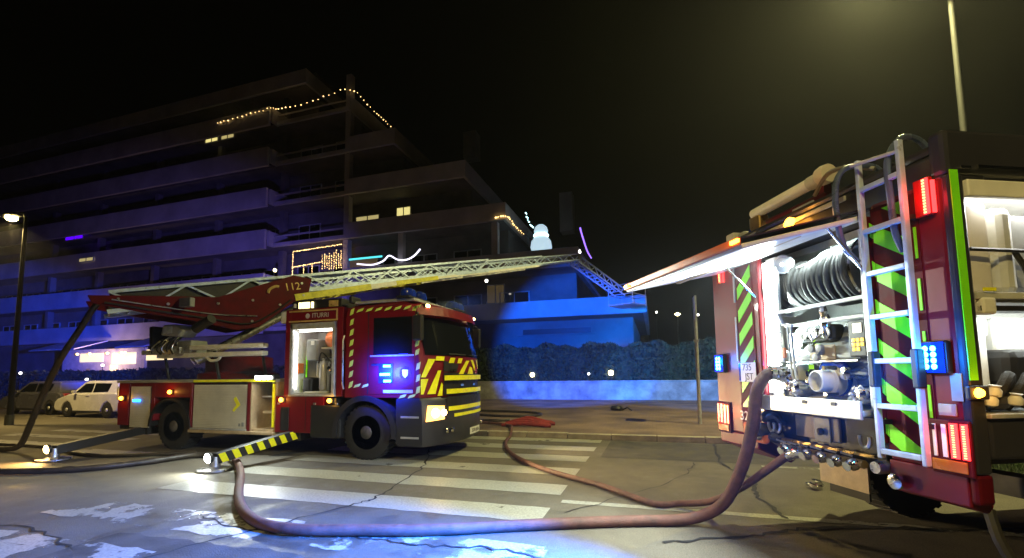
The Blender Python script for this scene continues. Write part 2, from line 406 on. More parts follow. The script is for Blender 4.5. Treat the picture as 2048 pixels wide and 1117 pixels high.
# ------------------------------------------------------------------ apartment building
ORG = Vector((-20, 28, 0))
bld = empty('apartment_building', ORG)
tag(bld, 'tall stepped apartment building with long white balcony bands and lit windows', 'building')
ZT = [6.18, 9.5, 13.0, 16.4, 19.75, 23.15, 26.2]
XC = [-.3, -4.3, -9.1, -12.0, -17.6, -21.6, -25.8]
XL = -70.0
for k in range(7):
    zt, xc = ZT[k], XC[k]; ph = 1.08 if k == 0 else 1.2
    if k < 6:
        box('parapet', M['concrete'], bld, -21.9, xc, 28, 28.22, zt-ph, zt, .02)
        box('parapet', M['concrete'], bld, XL, -28.8, 27.4, 27.62, zt-ph-.25, zt+.1, .02)
        box('slab', M['concrete'], bld, -28.8, -21.9, 28.05, 28.25, zt-ph, zt-ph+.32, .02)
        box('balcony_rail', M['concrete'], bld, -28.8, -21.9, 28.1, 28.16, zt-.42, zt-.30)
        MB().box(-28.78,-28.6,27.62,30,zt-ph,zt).build('parapet', M['concrete'], bld)
    else:
        box('parapet', M['concrete'], bld, XL, xc, 28, 28.22, zt-ph, zt, .02)
    box('parapet', M['concrete'], bld, xc-.22, xc, 28.22, 46, zt-ph, zt, .02)
    box('floor_slab', M['facade'], bld, XL, xc-.22, 28.26, 46, zt-ph-.01, zt-ph+.25)
    zb = zt-ph+.25; zn = ZT[k+1]-1.21 if k < 6 else zt+1.6
    xr = (XC[k+1] if k < 6 else xc-3) - .5
    wl = MB().box(XL, xr, 30.2, 30.5, zb, zn).box(xr-.3, xr, 30.5, 46, zb, zn).build('wall', M['facade'], bld)
    if k < 6:
        for px in (-21.9, -28.9, -36, -43.5, -51, -58):
            box('pillar', M['concrete'] if px > -25 else M['facade'], bld, px-.22, px+.22, 28.24+(.0 if px > -25 else .9), 28.7+(.0 if px > -25 else .9), zb+.001, zn-.002)
box('pillar', M['concrete'], bld, -10.2, -9.75, 28.25, 28.65, ZT[1]-.94, ZT[2]-1.21)
box('pillar', M['concrete'], bld, -17.4, -17.0, 28.25, 28.65, ZT[1]-.94, ZT[2]-1.21)
# ground floor: recessed wall with a long low opening, pier at the corner
box('wall', M['facade'], bld, XL, -1.2, 30.2, 30.5, 0, ZT[0]-1.09)
box('wall', M['concrete'], bld, -1.5, -1.2, 30.5, 46, 0, ZT[0]-1.09)
box('ledge', M['facade'], bld, -9, -3.6, 30.05, 30.2, 4.08, 4.18, .02)
box('opening', M['black'], bld, -8.6, -3.9, 30.12, 30.22, 4.2, 4.55)
# windows: one frame and pane shared by every window of the facade
def win_frame(parent, cx, y, z0, w, h, panem, proto={}):
    key = (w, h)
    if key not in proto:
        m = MB(); t = .07
        m.box(-w/2,w/2,-.05,.03,0,t).box(-w/2,w/2,-.05,.03,h-t,h).box(-w/2,-w/2+t,-.05,.03,t,h-t).box(w/2-t,w/2,-.05,.03,t,h-t).box(-.035,.035,-.05,.03,t,h-t)
        global ORG
        sv = ORG; ORG = Vector((0,0,0))
        o = m.build('window', M['lgrey'], parent); ORG = sv
        proto[key] = o
    else: o = share(proto[key], parent)
    o.location = Vector((cx, y, z0)) - ORG
    kk = (w, h, panem.name)
    if kk not in proto:
        sv = ORG; ORG = Vector((0,0,0))
        p = MB().box(-w/2+.05, w/2-.05, -.012, .012, .05, h-.05).build('pane', panem, o); ORG = sv
        proto[kk] = p
    else: p = share(proto[kk], o)
    return o
lit = {(2,-21.3): 'winwarm', (2,-18.2): 'winwarm2'}
for k in range(6):
    zb = ZT[k]-.9; xr = XC[k+1]
    x = -66.0
    while x < xr-1.6:
        if not (k == 2 and -24 < x < -15.5):
            win_frame(bld, x, 30.17, zb+.05, 2.2, 1.95, M['glass'])
        x += 3.55
win_frame(bld, -21.35, 30.17, 13.0, 2.2, 1.25, G['winwarm'])
win_frame(bld, -18.1, 30.17, 13.3, 1.3, 1.25, G['winwarm2'])
win_frame(bld, -35.8, 28.2, 21.75, 1.5, .85, G['winwarm2'])
win_frame(bld, -34.0, 28.2, 21.75, 1.5, .85, G['winwarm'])
win_frame(bld, -31.0, 30.1, 22.2, 1.5, .85, G['windim'])
win_frame(bld, -52.4, 27.95, 14.75, 2.6, .62, G['violet'])
win_frame(bld, -49.3, 27.3, 12.2, 2.0, .42, G['winwarm'])
win_frame(bld, -10.6, 30.16, 6.5, 1.4, 1.4, G['windim'])
# penthouse and chimney
box('penthouse_wall', M['facade'], bld, -44, -27.5, 31, 44, 25.3, 28.2)
box('chimney', M['facade'], bld, -14.3, -13.2, 33, 34, 19.2, 21.4)
box('chimney', M['facade'], bld, -6.6, -5.6, 34, 35, 12.5, 15.6)
ORG = Vector((0,0,0))

# decorations on the balconies
def fairy(name, label, pts, m, bulb=.035, step=.28, jit=.09, group=None, wire=True, cat='string lights'):
    P = smoothpath(pts, 6) if len(pts) > 2 else [Vector(pts[0]), Vector(pts[1])]
    o = empty(name, P[0]); tag(o, label, cat, group)
    global ORG
    ORG = P[0].copy(); rr = random.Random(hash(label) % 1000 + 5)
    if wire: MB().tube(P, .008, 4).build('wire', M['black'], o)
    mb = MB(); acc = 0
    for a, b in zip(P, P[1:]):
        L = (b-a).length; n = max(1, int(L/step))
        for i in range(n):
            c = a.lerp(b, i/n) + Vector((rr.uniform(-.03,.03), rr.uniform(-.03,.03), rr.uniform(-jit,jit)))
            s = bulb*rr.uniform(.7,1.3)
            mb.add([c+Vector(d)*s for d in ((1,0,0),(-1,0,0),(0,1,0),(0,-1,0),(0,0,1),(0,0,-1))],
                   [(0,2,4),(2,1,4),(1,3,4),(3,0,4),(2,0,5),(1,2,5),(3,1,5),(0,3,5)])
    bo = mb.build('bulbs', m, o, keep=True); bo['kind'] = 'stuff'
    ORG = Vector((0,0,0)); return o
fairy('string_lights', 'warm white string lights edging the topmost balcony round its corner',
      [(-34.1,27.3,22.75),(-31.5,27.3,22.85),(-28.9,27.3,22.95),(-27.6,27.85,23.1),(-24.5,27.95,23.3),(-21.55,27.95,23.5),(-21.5,30.5,23.5),(-21.5,34,23.5)], G['fairy'], .05, .3, .06)
fr = [(-26.5,27.95,9.5),(-26.5,27.95,11.2),(-24,27.95,11.25),(-21.95,27.95,11.3)]
o = empty('string_lights', (-24.2,27.95,9.5)); tag(o, 'golden lights framing a balcony with glowing strands hanging down', 'string lights')
ORG = Vector((-24.2,27.95,9.5)); rr = random.Random(11)
def bulbs(path, step, s, jit):
    mb = MB()
    for a, b in zip(path, path[1:]):
        a = Vector(a); b = Vector(b); n = max(1, int((b-a).length/step))
        for i in range(n):
            c = a.lerp(b, i/n)+Vector((rr.uniform(-jit,jit),0,rr.uniform(-jit,jit))); q = s*rr.uniform(.7,1.3)
            mb.add([c+Vector(d)*q for d in ((1,0,0),(-1,0,0),(0,1,0),(0,-1,0),(0,0,1),(0,0,-1))], [(0,2,4),(2,1,4),(1,3,4),(3,0,4),(2,0,5),(1,2,5),(3,1,5),(0,3,5)])
    return mb
for path in ([(-26.5,27.95,9.4),(-26.5,27.95,11.2)], [(-26.5,27.95,11.2),(-21.95,27.95,11.35)], [(-26.4,27.9,9.95),(-23.6,27.9,10.15)]):
    b = bulbs(path, .11, .04, .02).build('strand', G['fairy'], o, keep=True); b['kind'] = 'stuff'
for i in range(9):
    x = -23.7+i*.21; b = bulbs([(x,27.9,10.9-rr.uniform(0,.35)),(x+.03,27.9,9.35+rr.uniform(0,.25))], .12, .035, .03).build('strand', G['fairy'], o, keep=True); b['kind'] = 'stuff'
for x in (-25.4,-24.6):
    b = bulbs([(x,27.9,10.05),(x,27.9,9.2)], .12, .035, .02).build('strand', G['fairy'], o, keep=True); b['kind'] = 'stuff'
ORG = Vector((0,0,0))
def tubething(name, label, cat, pts, r, m, n=6):
    global ORG
    P = smoothpath(pts, 8) if len(pts) > 2 else pts; ORG = Vector(pts[0])
    o = MB().tube(P, r, n).build(name, m, None, smooth=True); o.location = ORG; ORG = Vector((0,0,0))
    return tag(o, label, cat)
tubething('rope_light', 'white rope light hanging in two scallops along a balcony', 'rope light',
          [(-20.6,27.92,9.72),(-19.3,27.92,9.55),(-18.4,27.92,9.75),(-17.9,27.92,10.1),(-17.2,27.92,9.75),(-16.5,27.92,9.68),(-15.9,27.92,9.9),(-15.4,27.92,10.35)], .055, G['rope'])
o = empty('lit_banner', (-20,27.9,9.5)); tag(o, 'turquoise glowing banner beside the scalloped rope light', 'banner'); ORG = Vector((-20,27.9,9.5))
box('light_bar', G['cyan'], o, -21.3, -18.5, 27.9, 27.96, 10.05, 10.17); box('cloth', G['windim'], o, -21.25, -18.9, 27.93, 27.97, 9.5, 10.03)
ORG = Vector((0,0,0))
fairy('string_lights', 'short row of warm bulbs slanting behind the glowing snowman', [(-9.8,27.95,11.95),(-9.0,28.1,12.0),(-9.0,30,11.9),(-9.0,32.2,12.0)], G['fairy'], .055, .42, .02)
fairy('string_lights', 'short cool white string lights just above the snowman', [(-9.05,33,13.9),(-9.05,34,13.5),(-9.05,35.3,13.4)], G['fairycool'], .06, .3, .08)
tubething('rope_light', 'violet rope light running along a balcony edge by the ladder tip', 'rope light', [(-4.15,28.1,10.7),(-4.15,28.6,10.5),(-4.15,31,10.0),(-4.15,33.2,10.0)], .05, G['purple'])
ORG = Vector((-6.9,27.7,9.55))
o = MB().lathe([(.02,0),(.62,.02),(.72,.35),(.66,.75),(.45,1.05),(.34,1.15),(.44,1.3),(.47,1.5),(.40,1.72),(.22,1.88),(.02,1.92)], (-6.9,28.9,9.55), (0,0,1), 24).build('glowing_snowman', None or G['snow'], None, smooth=True)
o.location = ORG; tag(o, 'glowing white snowman figure standing on a balcony', 'snowman'); sno = o
MB().tube([(-7.35,28.5,10.35),(-7.6,28.45,10.5),(-7.85,28.4,10.75)], .03, 5).build('stick_arm', M['black'], sno); MB().tube([(-7.62,28.2,9.9),(-7.62,28.2,10.9)], .03, 5).build('broom', M['black'], sno)
MB().tube([(-6.9+.47*math.cos(a),28.9+.47*math.sin(a),10.72) for a in [k*math.pi/8 for k in range(16)]], .06, 6, closed=True).build('scarf', G['fairycool'], sno)
ORG = Vector((0,0,0))
def bulb_lamp(name, label, loc, r, m, cat='lamp', post=.35, group=None):
    global ORG
    o = empty(name, loc); tag(o, label, cat, group); ORG = Vector(loc)
    x, y, z = loc
    MB().lathe([(.01,0),(r*.8,.2*r),(r,r),(r*.8,1.8*r),(.01,2*r)], (x,y,z), (0,0,1), 10).build('globe', m, o, smooth=True)
    MB().cyl((x,y,z-post),(x,y,z),r*.3,6).build('post', M['black'], o); ORG = Vector((0,0,0)); return o
bulb_lamp('garden_lamp', 'small yellow garden lamp glowing above the low wall nearest the ladder truck', (-6.56,24.75,1.34), .12, G['lampfar'])
bulb_lamp('garden_lamp', 'yellow garden lamp above the middle of the low wall', (-2.22,24.75,1.38), .14, G['lampfar'])
bulb_lamp('garden_lamp', 'tiny white lamp beside the middle garden lamp on the wall', (-3.4,24.75,1.42), .06, G['farwhite'])
bulb_lamp('balcony_lamp', 'small white lamp on the dark balcony above the cab', (-10.33,27.6,7.55), .10, G['farwhite'], post=.0+1.3)
bulb_lamp('balcony_lamp', 'small warm lamp left of the golden balcony lights', (-27.56,27.3,9.55), .12, G['lampfar'], post=.3)
far = empty('far_street_lamp', (3.2,63.4,0)); tag(far, 'distant yellow street lamp glowing beyond the sign post', 'street lamp'); ORG = Vector((3.2,63.4,0))
MB().cyl((3.2,63.4,0),(3.2,63.4,9),.07,6).build('pole', M['pole'], far); MB().lathe([(.02,-.25),(.4,0),(.02,.25)], (3.2,63.4,9.1), (0,0,1), 8).build('lamp_head', G['lampfar'], far)
ORG = Vector((0,0,0))
for lx, lz, lab in ((.55,9.2,'tiny white light just left of the distant street lamp'),(-.6,6.4,'tiny white light low beneath the distant street lamp'),(5.6,8.6,'tiny light behind the sign post top')):
    bulb_lamp('far_light', lab, (lx,62,lz), .14, G['farwhite'], post=lz)

# ------------------------------------------------------------------ low wall and hedge
ORG = Vector((-3,24.3,0))
wall = empty('low_wall', ORG); tag(wall, 'long low stained concrete wall at the back of the pavement', 'wall')
box('wall_body', M['wallmat'], wall, -22, 14, 24.3, 24.6, .1, 1.05)
box('coping', M['wallmat'], wall, -22, 14, 24.26, 24.64, 1.05, 1.12, .01)
ORG = Vector((0,0,0))
def hedge(name, label, x0, x1, y0, y1, z0, z1, n, leaf=.10, top=None, seed=1):
    global ORG
    ORG = Vector(((x0+x1)/2, y0, z0)); o = empty(name, ORG); tag(o, label, 'hedge')
    rr = random.Random(seed)
    box('core', M['leafcore'], o, x0+.1, x1-.1, y0+.15, y1, z0, z1-.18)
    vs = []; fs = []
    for i in range(n):
        x = rr.uniform(x0,x1); s = rr.random()
        bump = .12*math.sin(x*2.3+seed)+.09*math.sin(x*5.1)
        if s < .68: y = y0+abs(rr.gauss(0,.12))-bump*.5; z = rr.uniform(z0,z1+bump)
        else: y = rr.uniform(y0,y1); z = z1+bump-abs(rr.gauss(0,.1))
        a = Vector((rr.gauss(0,1),rr.gauss(0,1),rr.gauss(0,1))).normalized(); b = a.cross(Vector((rr.gauss(0,1),rr.gauss(0,1),rr.gauss(0,1)))).normalized()
        c = Vector((x,y,z)); L = leaf*rr.uniform(.6,1.4); k = len(vs)
        vs += [c-a*L, c+b*L*.45, c+a*L, c-b*L*.45]; fs.append((k,k+1,k+2,k+3))
    MB().add(vs, fs).build('leaves', M['leaf'], o, keep=True)['kind'] = 'stuff'
    ORG = Vector((0,0,0)); return o
hedge('hedge', 'tall clipped hedge rising behind the low wall', -13, 10, 24.85, 26.4, .12, 3.05, 26000, .11, seed=2)
hedge('hedge', 'low dark hedge in front of the lit cafe terrace', -56, -22, 22.6, 23.8, .12, 2.0, 9000, .16, seed=5)

# cafe terrace under awnings
ORG = Vector((-46,26,0))
cafe = empty('cafe_terrace', ORG); tag(cafe, 'lit cafe terrace with pale awnings behind the parked white car', 'cafe')
box('back_wall', M['awning'], cafe, -51, -40.6, 27.0, 27.2, .12, 4.1)
box('shop_window', G['shop'], cafe, -48.6, -45.6, 26.94, 27.0, 3.0, 3.75)
box('shop_window', G['shop'], cafe, -44.5, -41.6, 26.94, 27.0, 2.75, 3.7)
box('doorway', G['shop'], cafe, -44.6, -43.7, 26.9, 26.95, 1.2, 2.7)
for x0, x1 in ((-51,-48.5),(-48.4,-45.2),(-40.4,-37.2)):
    MB().prism([(24.6,4.0),(27.0,4.85),(27.0,4.75),(24.6,3.92)], 'x', x0, x1).build('awning', M['awning'], cafe)
box('shop_window', G['shop'], cafe, -40.3, -37.4, 26.9, 27, 3.0, 3.9)
for x in (-47.8,-46.2,-44.0,-42.3,-41.9,-38.6):
    MB().lathe([(.01,0),(.09,.05),(.12,.14),(.05,.22)], (x,26.3,3.55), (0,0,1), 8).build('pendant_lamp', G['fairy'], cafe)
light('terrace_light', 'POINT', (-44,25.4,3.2), 260, (1,.62,.32), cafe, size=.3)
ORG = Vector((0,0,0))
for lx, lz, lab in ((-47.2,1.95,'small white light low before the cafe terrace'),(-39.5,1.4,'small white light just above the white car roof'),(-37.9,2.4,'tiny white light right of the cafe terrace')):
    bulb_lamp('path_light', lab, (lx,22.4,lz), .09, G['farwhite'], post=lz)

# ------------------------------------------------------------------ street lamps and sign post
def street_lamp(label, base, h, arm, power, color, cone=172):
    global ORG
    o = empty('street_lamp', base); tag(o, label, 'street lamp', None); ORG = Vector(base); x, y, z = base
    MB().tube([(x,y,z),(x,y,h*.5),(x,y,h)], [.085,.07,.05], 12).build('pole', M['lamppole'], o, smooth=True)
    MB().cyl((x,y,z),(x,y,z+.35),.12,12).build('pole_base', M['pole'], o)
    e = Vector((x,y,h))+Vector(arm); MB().tube(smoothpath([(x,y,h-.02),Vector((x,y,h))+Vector(arm)*.5+Vector((0,0,.12)),e],6), .035, 8).build('arm', M['pole'], o, smooth=True)
    d = Vector(arm); d.z = 0; d.normalize()
    hd = MB().bar(e-d*.1, e+d*.55, .26, .12).build('lamp_head', M['pole'], o, .03)
    c = e+d*.28; gm = MB().lathe([(.01,-.16),(.12,-.12),(.17,-.04),(.15,.04)], (c.x,c.y,c.z-.07), (0,0,1), 14).build('lamp_glass', G['lampwarm'], hd, smooth=True)
    light('lamp_light', 'SPOT', c-Vector((0,0,.22)), power, color, o, target=c-Vector((0,0,5)), size=.12, angle=cone, blend=.12)
    ORG = Vector((0,0,0)); return o
street_lamp('tall street lamp rising behind the open pumper, its head above the picture', (6.95,12.55,.12), 10.7, (-1.5,-.75,.35), 10500, (1,.90,.36), 143)
street_lamp('assumed street lamp across the road behind the photographer', (-.5,-6.4,0), 9.2, (.2,1.3,.25), 5600, (1,.76,.26), 136)  # unseen lamp, added; assumed from the light on the trucks' near sides
street_lamp('glowing yellow street lamp above the parked cars', (-21.15,9.85,0), 7.30, (-.42,-.04,.14), 4200, (1,.72,.26), 132)
ORG = Vector((1.14,13.5,.12)); sp = empty('sign_post', ORG); tag(sp, 'slim grey sign post with a plate seen edge-on', 'sign post')
MB().cyl((1.14,13.5,.1),(1.14,13.5,3.6),.05,10).build('post', M['alu'], sp, smooth=True)
MB().bar((1.14,13.46,2.95),(1.14,13.46,3.62),.05,.55,(0,1,0)).build('sign_plate', M['alu'], sp)
MB().box(1.07,1.2,13.4,13.44,2.35,2.42).build('bracket', M['steel'], sp)
ORG = Vector((0,0,0))

# ------------------------------------------------------------------ generic wheel
def wheel(parent, c, r, w, side, name='wheel', rimm=None):
    # side: -1 outer face towards -y, +1 towards +y
    global ORG
    sv = ORG
    x, y, z = c
    prof = [(r*.60,-w/2),(r*.86,-w/2),(r*.97,-w*.42),(r,-w*.25),(r,w*.25),(r*.97,w*.42),(r*.86,w/2),(r*.60,w/2)]
    t = MB().lathe(prof, c, (0,1,0), 32)
    for k in range(32):
        a = 2*math.pi*k/32
        t.bar((x+math.cos(a)*r*.995, y-w*.42, z+math.sin(a)*r*.995), (x+math.cos(a+.05)*r*.995, y+w*.42, z+math.sin(a+.05)*r*.995), .05*r*2, .02, (math.cos(a),0,math.sin(a)))
    ty = t.build(name, M['rubber'], parent, smooth=True)
    yo = y+side*w*.5
    rimm = rimm or M['rimdark']
    rm = MB().lathe([(r*.62,0),(r*.62,side*-.01),(r*.56,side*-.03),(r*.52,side*-.10),(r*.34,side*-.12),(r*.28,side*-.02),(r*.2,side*.02),(.01,side*.03)], (x,yo,z), (0,1,0), 28)
    ro = rm.build('rim', rimm or M['steel'], ty, smooth=True)
    for k in range(10):
        a = 2*math.pi*k/10; bx, bz = x+math.cos(a)*r*.42, z+math.sin(a)*r*.42
        MB().cyl((bx,yo-side*.125,bz),(bx,yo-side*.07,bz),.022*r*2,6).build('wheel_nut', M['steel'], ty)
    return ty

# ------------------------------------------------------------------ ladder truck (alongside the street, front to the right)
TH = 0.435672; P0 = Vector((1.66, 3.32, 0))      # the pumper's place, needed to aim the cab's roof lamps
def W2(x, y, z): return Vector((P0.x + x*math.cos(TH) - y*math.sin(TH), P0.y + x*math.sin(TH) + y*math.cos(TH), z))
YN, YF, YC = 7.2, 9.75, 8.475
ORG = Vector((-7.7, YC, 0))
lt = empty('ladder_fire_truck', ORG)
tag(lt, 'red turntable ladder fire truck with its ladder raised towards the building', 'fire truck')
box('chassis_frame', M['chassis'], lt, -11.2, -4.1, 8.0, 8.95, .55, .95, .02)
box('axle', M['chassis'], lt, -5.2, -5.0, 7.5, 9.45, .42, .58); box('axle', M['chassis'], lt, -10.05, -9.85, 7.5, 9.45, .42, .58)
wheel(lt, (-5.1, 7.42, .5), .5, .31, -1); wheel(lt, (-5.1, 9.53, .5), .5, .31, 1)
wheel(lt, (-9.97, 7.47, .5), .5, .36, -1); wheel(lt, (-9.97, 9.48, .5), .5, .36, 1)
# rear body
rb = MB().box(-11.62,-11.28,YN+.02,YF-.02,.5,1.44).box(-10.56,-10.46,YN,YN+.4,.62,1.44).box(-11.28,-10.56,YN+.25,YF,.45,1.44).box(-10.46,-9.42,YN,YF,1.12,1.44).box(-10.46,-9.42,YN+.5,YF-.5,.9,1.12).box(-9.42,-9.36,YN,YF,.46,1.44).box(-9.36,-7.86,YN+.06,YF,.46,1.40).box(-7.86,-7.77,YN,YF,.46,1.44)
rb.box(-11.28,-10.56,YN+.04,YN+.25,1.36,1.44)
bd = rb.build('rear_body', M['red'], lt, .012)
box('deck', M['grey'], lt, -11.64, -7.1, YN-.02, YF+.02, 1.44, 1.50, .01)
box('deck_edge_stripe', M['yellow'], lt, -9.3, -7.15, YN-.028, YN-.02, 1.445, 1.495)
def shutter(parent, x0, x1, y, z0, z1, n, face=-1, name='shutter', mm=None):
    s = box(name, M['black'], parent, x0, x1, y, y+.02, z0, z1)
    h = (z1-z0)/n
    for i in range(n): box('slat', mm or M['shutter'], s, x0+.01, x1-.01, y-.018, y-.001, z0+i*h+.0015, z0+(i+1)*h-.0005, .003)
    return s
shutter(lt, -11.22, -10.60, YN+.03, .46, 1.36, 24)
sh = shutter(lt, -9.33, -7.88, YN+.03, .50, 1.39, 26)
MB().prism([(-8.22,1.10),(-8.16,1.15),(-8.04,.985),(-8.2,.84),(-8.24,.87),(-8.14,.98)], 'y', YN+.004, YN+.010).build('chevron_mark', M['yellow'], lt)
MB().box(-7.99,-7.93,YN+.005,YN+.010,.55,.63).box(-8.07,-8.02,YN+.005,YN+.010,.55,.61).build('small_emblem', M['grey'], lt)
box('sill', M['tan'], lt, -9.4, -7.15, YN-.03, YN+.1, .40, .46, .008); box('sill', M['alu'], lt, -9.36, -7.85, YN-.02, YN+.06, .465, .495, .005)
box('rear_lamp', M['white'], lt, -11.70, -11.625, YN+.02, YN+.32, 1.06, 1.36, .02); box('rear_lamp', M['redlens'], lt, -11.69, -11.625, YN+.05, YN+.3, .78, 1.0, .015)
box('rear_lamp', G['blue2'], lt, -11.1, -10.9, YN-.03, YN+.02, 1.02, 1.08, .01)
box('rear_bumper', M['chassis'], lt, -11.66, -11.3, YN+.1, YF-.1, .4, .62, .02)
def marker(parent, x, y, z, s=.045, m='amber', d=-1):
    b = box('side_marker', M['black'], parent, x-s*1.7, x+s*1.7, y-.02, y, z-s*1.1, z+s*1.1, .008)
    MB().lathe([(s*.95,0),(s*.9,.025),(s*.5,.045),(.01,.05)], (x,y-.018,z), (0,-1,0), 12).build('lens', G[m], b, smooth=True)
    return b
for x, z in ((-11.45,1.10),(-9.97,1.24),(-6.98,1.09),(-5.85,1.08)):
    marker(lt, x, YN-.002, z)
    light('marker_light', 'POINT', (x,YN-.10,z), 1.6, (1,.45,.06), lt, size=.03)
# rear wheel arch
def arch(name, m, cx, cz, r0, r1, y0, y1, a0=0, a1=180, n=14, parent=None):
    mb = MB(); P = []
    for i in range(n+1):
        a = R(a0+(a1-a0)*i/n); P.append((math.cos(a), math.sin(a)))
    poly = [(cx+c*r1, cz+s*r1) for c, s in P] + [(cx+c*r0, cz+s*r0) for c, s in reversed(P)]
    mb.prism(poly, 'y', y0, y1); return mb.build(name, m, parent or lt, smooth=False)
arch('wheel_arch', M['black'], -9.97, .5, .56, .61, YN-.03, YN+.45)
# entry steps, lit from above
st = MB().box(-7.76,-7.16,YN+.5,YN+.54,.46,1.44).box(-7.77,-7.74,YN,YN+.5,.46,1.44).box(-7.19,-7.16,YN+.04,YN+.5,.46,1.44).box(-7.74,-7.19,YN+.02,YN+.5,.46,.50).build('entry_recess', M['tan'], lt)
box('step', M['tan'], lt, -7.5, -7.19, YN+.05, YN+.5, .82, .86); box('step', M['alu'], lt, -7.74, -7.19, YN+.25, YN+.5, 1.12, 1.15)
box('grab_rail', M['yellow'], lt, -7.215, -7.185, YN-.01, YN+.03, .55, 1.4)
wl = box('work_lamp', M['black'], lt, -7.62, -7.14, YN-.06, YN+.1, 1.475, 1.58, .015)
box('lens', G['work'], wl, -7.58, -7.2, YN-.09, YN-.061, 1.49, 1.555)
light('work_light', 'SPOT', (-7.4,YN-.14,1.5), 260, (.9,1,.95), lt, target=(-7.4,5.2,0), size=.15, angle=150, blend=.7)
# equipment body behind the cab with an open locker
eb = MB().box(-7.14,-6.0,YN,YF,.46,1.16).box(-6.95,-6.82,YN,YF,1.16,2.86).box(-5.74,-5.60,YN,YF,1.16,2.86).box(-6.82,-5.74,YN+.75,YF,1.16,2.58).box(-6.82,-5.74,YN,YF,2.58,2.86).build('equipment_body', M['red'], lt, .012)
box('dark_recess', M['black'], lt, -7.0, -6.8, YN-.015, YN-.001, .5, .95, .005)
box('side_skirt', M['black'], lt, -6.3, -5.62, YN-.01, YN+.3, .38, 1.0, .03)
box('locker_sill', M['alu'], lt, -6.82, -5.74, YN-.03, YN+.1, 1.161, 1.20, .006)
fm = MB().box(-6.82,-6.76,YN-.02,YN+.05,1.2,2.58).box(-5.81,-5.745,YN-.04,YN+.05,1.2,2.58).box(-6.82,-5.745,YN-.02,YN+.08,2.46,2.578).build('locker_frame', M['alu'], lt, .008)
box('locker_lining', M['white'], lt, -6.76, -5.81, YN+.70, YN+.74, 1.2, 2.46); box('locker_lining', M['white'], lt, -6.78, -6.76, YN+.05, YN+.7, 1.2, 2.46); box('locker_lining', M['lgrey'], lt, -6.76, -5.81, YN+.05, YN+.7, 1.2, 1.215)
box('locker_shelf', M['white'], lt, -6.15, -5.82, YN+.08, YN+.7, 2.07, 2.10)
box('locker_light', G['ledsoft'], lt, -6.7, -5.85, YN+.10, YN+.14, 2.42, 2.45); box('locker_light', G['ledsoft'], lt, -6.755, -6.735, YN+.06, YN+.1, 1.3, 2.4)
# things stowed in the locker
gc = box('equipment_case', M['grey'], lt, -6.63, -6.34, YN+.2, YN+.6, 1.85, 2.28, .04); box('label', M['white'], gc, -6.5, -6.42, YN+.193, YN+.199, 2.16, 2.24)
MB().lathe([(.02,-.18),(.16,-.17),(.2,-.08),(.2,.08),(.16,.17),(.02,.18)], (-6.03,YN+.4,2.27), (1,0,0), 20).build('orange_drum', M['orange'], lt, smooth=True)
for i, x in enumerate((-6.27,-6.08,-5.95)):
    c = MB().lathe([(.02,0),(.075,.02),(.08,.06),(.08,.46),(.06,.53),(.025,.57),(.025,.63)], (x,YN+.3,1.26), (0,0,1), 14).build('air_cylinder', M['alu'] if i == 0 else M['grey'], lt, smooth=True)
    MB().cyl((x-.05,YN+.3,1.9),(x+.05,YN+.3,1.9),.02,8).build('valve', M['chrome'], c)
MB().tube(smoothpath([(-6.35,YN+.25,1.8),(-6.2,YN+.15,2.0),(-6.05,YN+.2,1.85),(-5.92,YN+.15,1.75)],6), .015, 6).build('air_hose', M['rubber'], lt, smooth=True)
MB().cyl((-6.68,YN+.3,1.25),(-6.68,YN+.3,1.95),.02,8).build('green_rod', M['lime'], lt); MB().cyl((-6.5,YN+.4,1.25),(-6.5,YN+.4,1.8),.018,8).build('white_rod', M['white'], lt)
box('red_wedge', M['orange'], lt, -6.74, -6.70, YN+.1, YN+.25, 1.6, 1.8, .01)
box('breathing_set', M['black'], lt, -6.66, -6.45, YN+.15, YN+.45, 1.22, 1.52, .05); box('breathing_set', M['black'], lt, -6.0, -5.84, YN+.1, YN+.35, 1.22, 1.6, .05)
box('white_tray', M['white'], lt, -6.55, -6.0, YN+.1, YN+.3, 1.216, 1.25, .01)
for a, b in (((-5.9,1.72),(-5.86,1.82)),((-5.97,1.66),(-5.93,1.74))): MB().lathe([(.01,0),(.06,.02),(.07,.08),(.04,.13)], (a[0],YN+.2,a[1]), (0,-1,.3), 10).build('coupling', M['chrome'], lt, smooth=True)
# upper panel with lettering, marker lamps above
fp = MB().box(-6.86,-5.72,YN-.016,YN-.002,2.60,2.63).box(-6.86,-5.72,YN-.016,YN-.002,2.80,2.83).box(-5.75,-5.72,YN-.016,YN-.002,2.63,2.80).build('panel_edging', M['gold'], lt)
text('maker_lettering', 'ITURRI', .13, M['lgrey'], lt, (-6.12,YN-.006,2.715), (R(90),0,0))
MB().lathe([(.035,0),(.05,0),(.05,.004),(.035,.004)], (-6.42,YN-.004,2.715), (0,-1,0), 20).build('maker_emblem', M['lgrey'], lt)
uh = box('lamp_housing', M['black'], lt, -6.86, -5.68, YN+.06, YF-.06, 2.862, 3.04, .02)
for x, w in ((-6.66,.022),(-6.58,.03),(-6.52,.03),(-6.46,.03),(-6.36,.022)): box('marker_bar', G['marker'], lt, x-w, x+w, YN+.035, YN+.058, 2.88, 3.0)
box('marker_bar', M['white'], lt, -6.8, -6.76, YN+.035, YN+.058, 2.9, 2.98); box('marker_bar', M['gold'], lt, -5.96, -5.76, YN+.03, YN+.058, 2.88, 3.0)
box('white_box', M['white'], lt, -7.22, -6.99, YN+.15, YN+.5, 2.62, 2.86, .01)
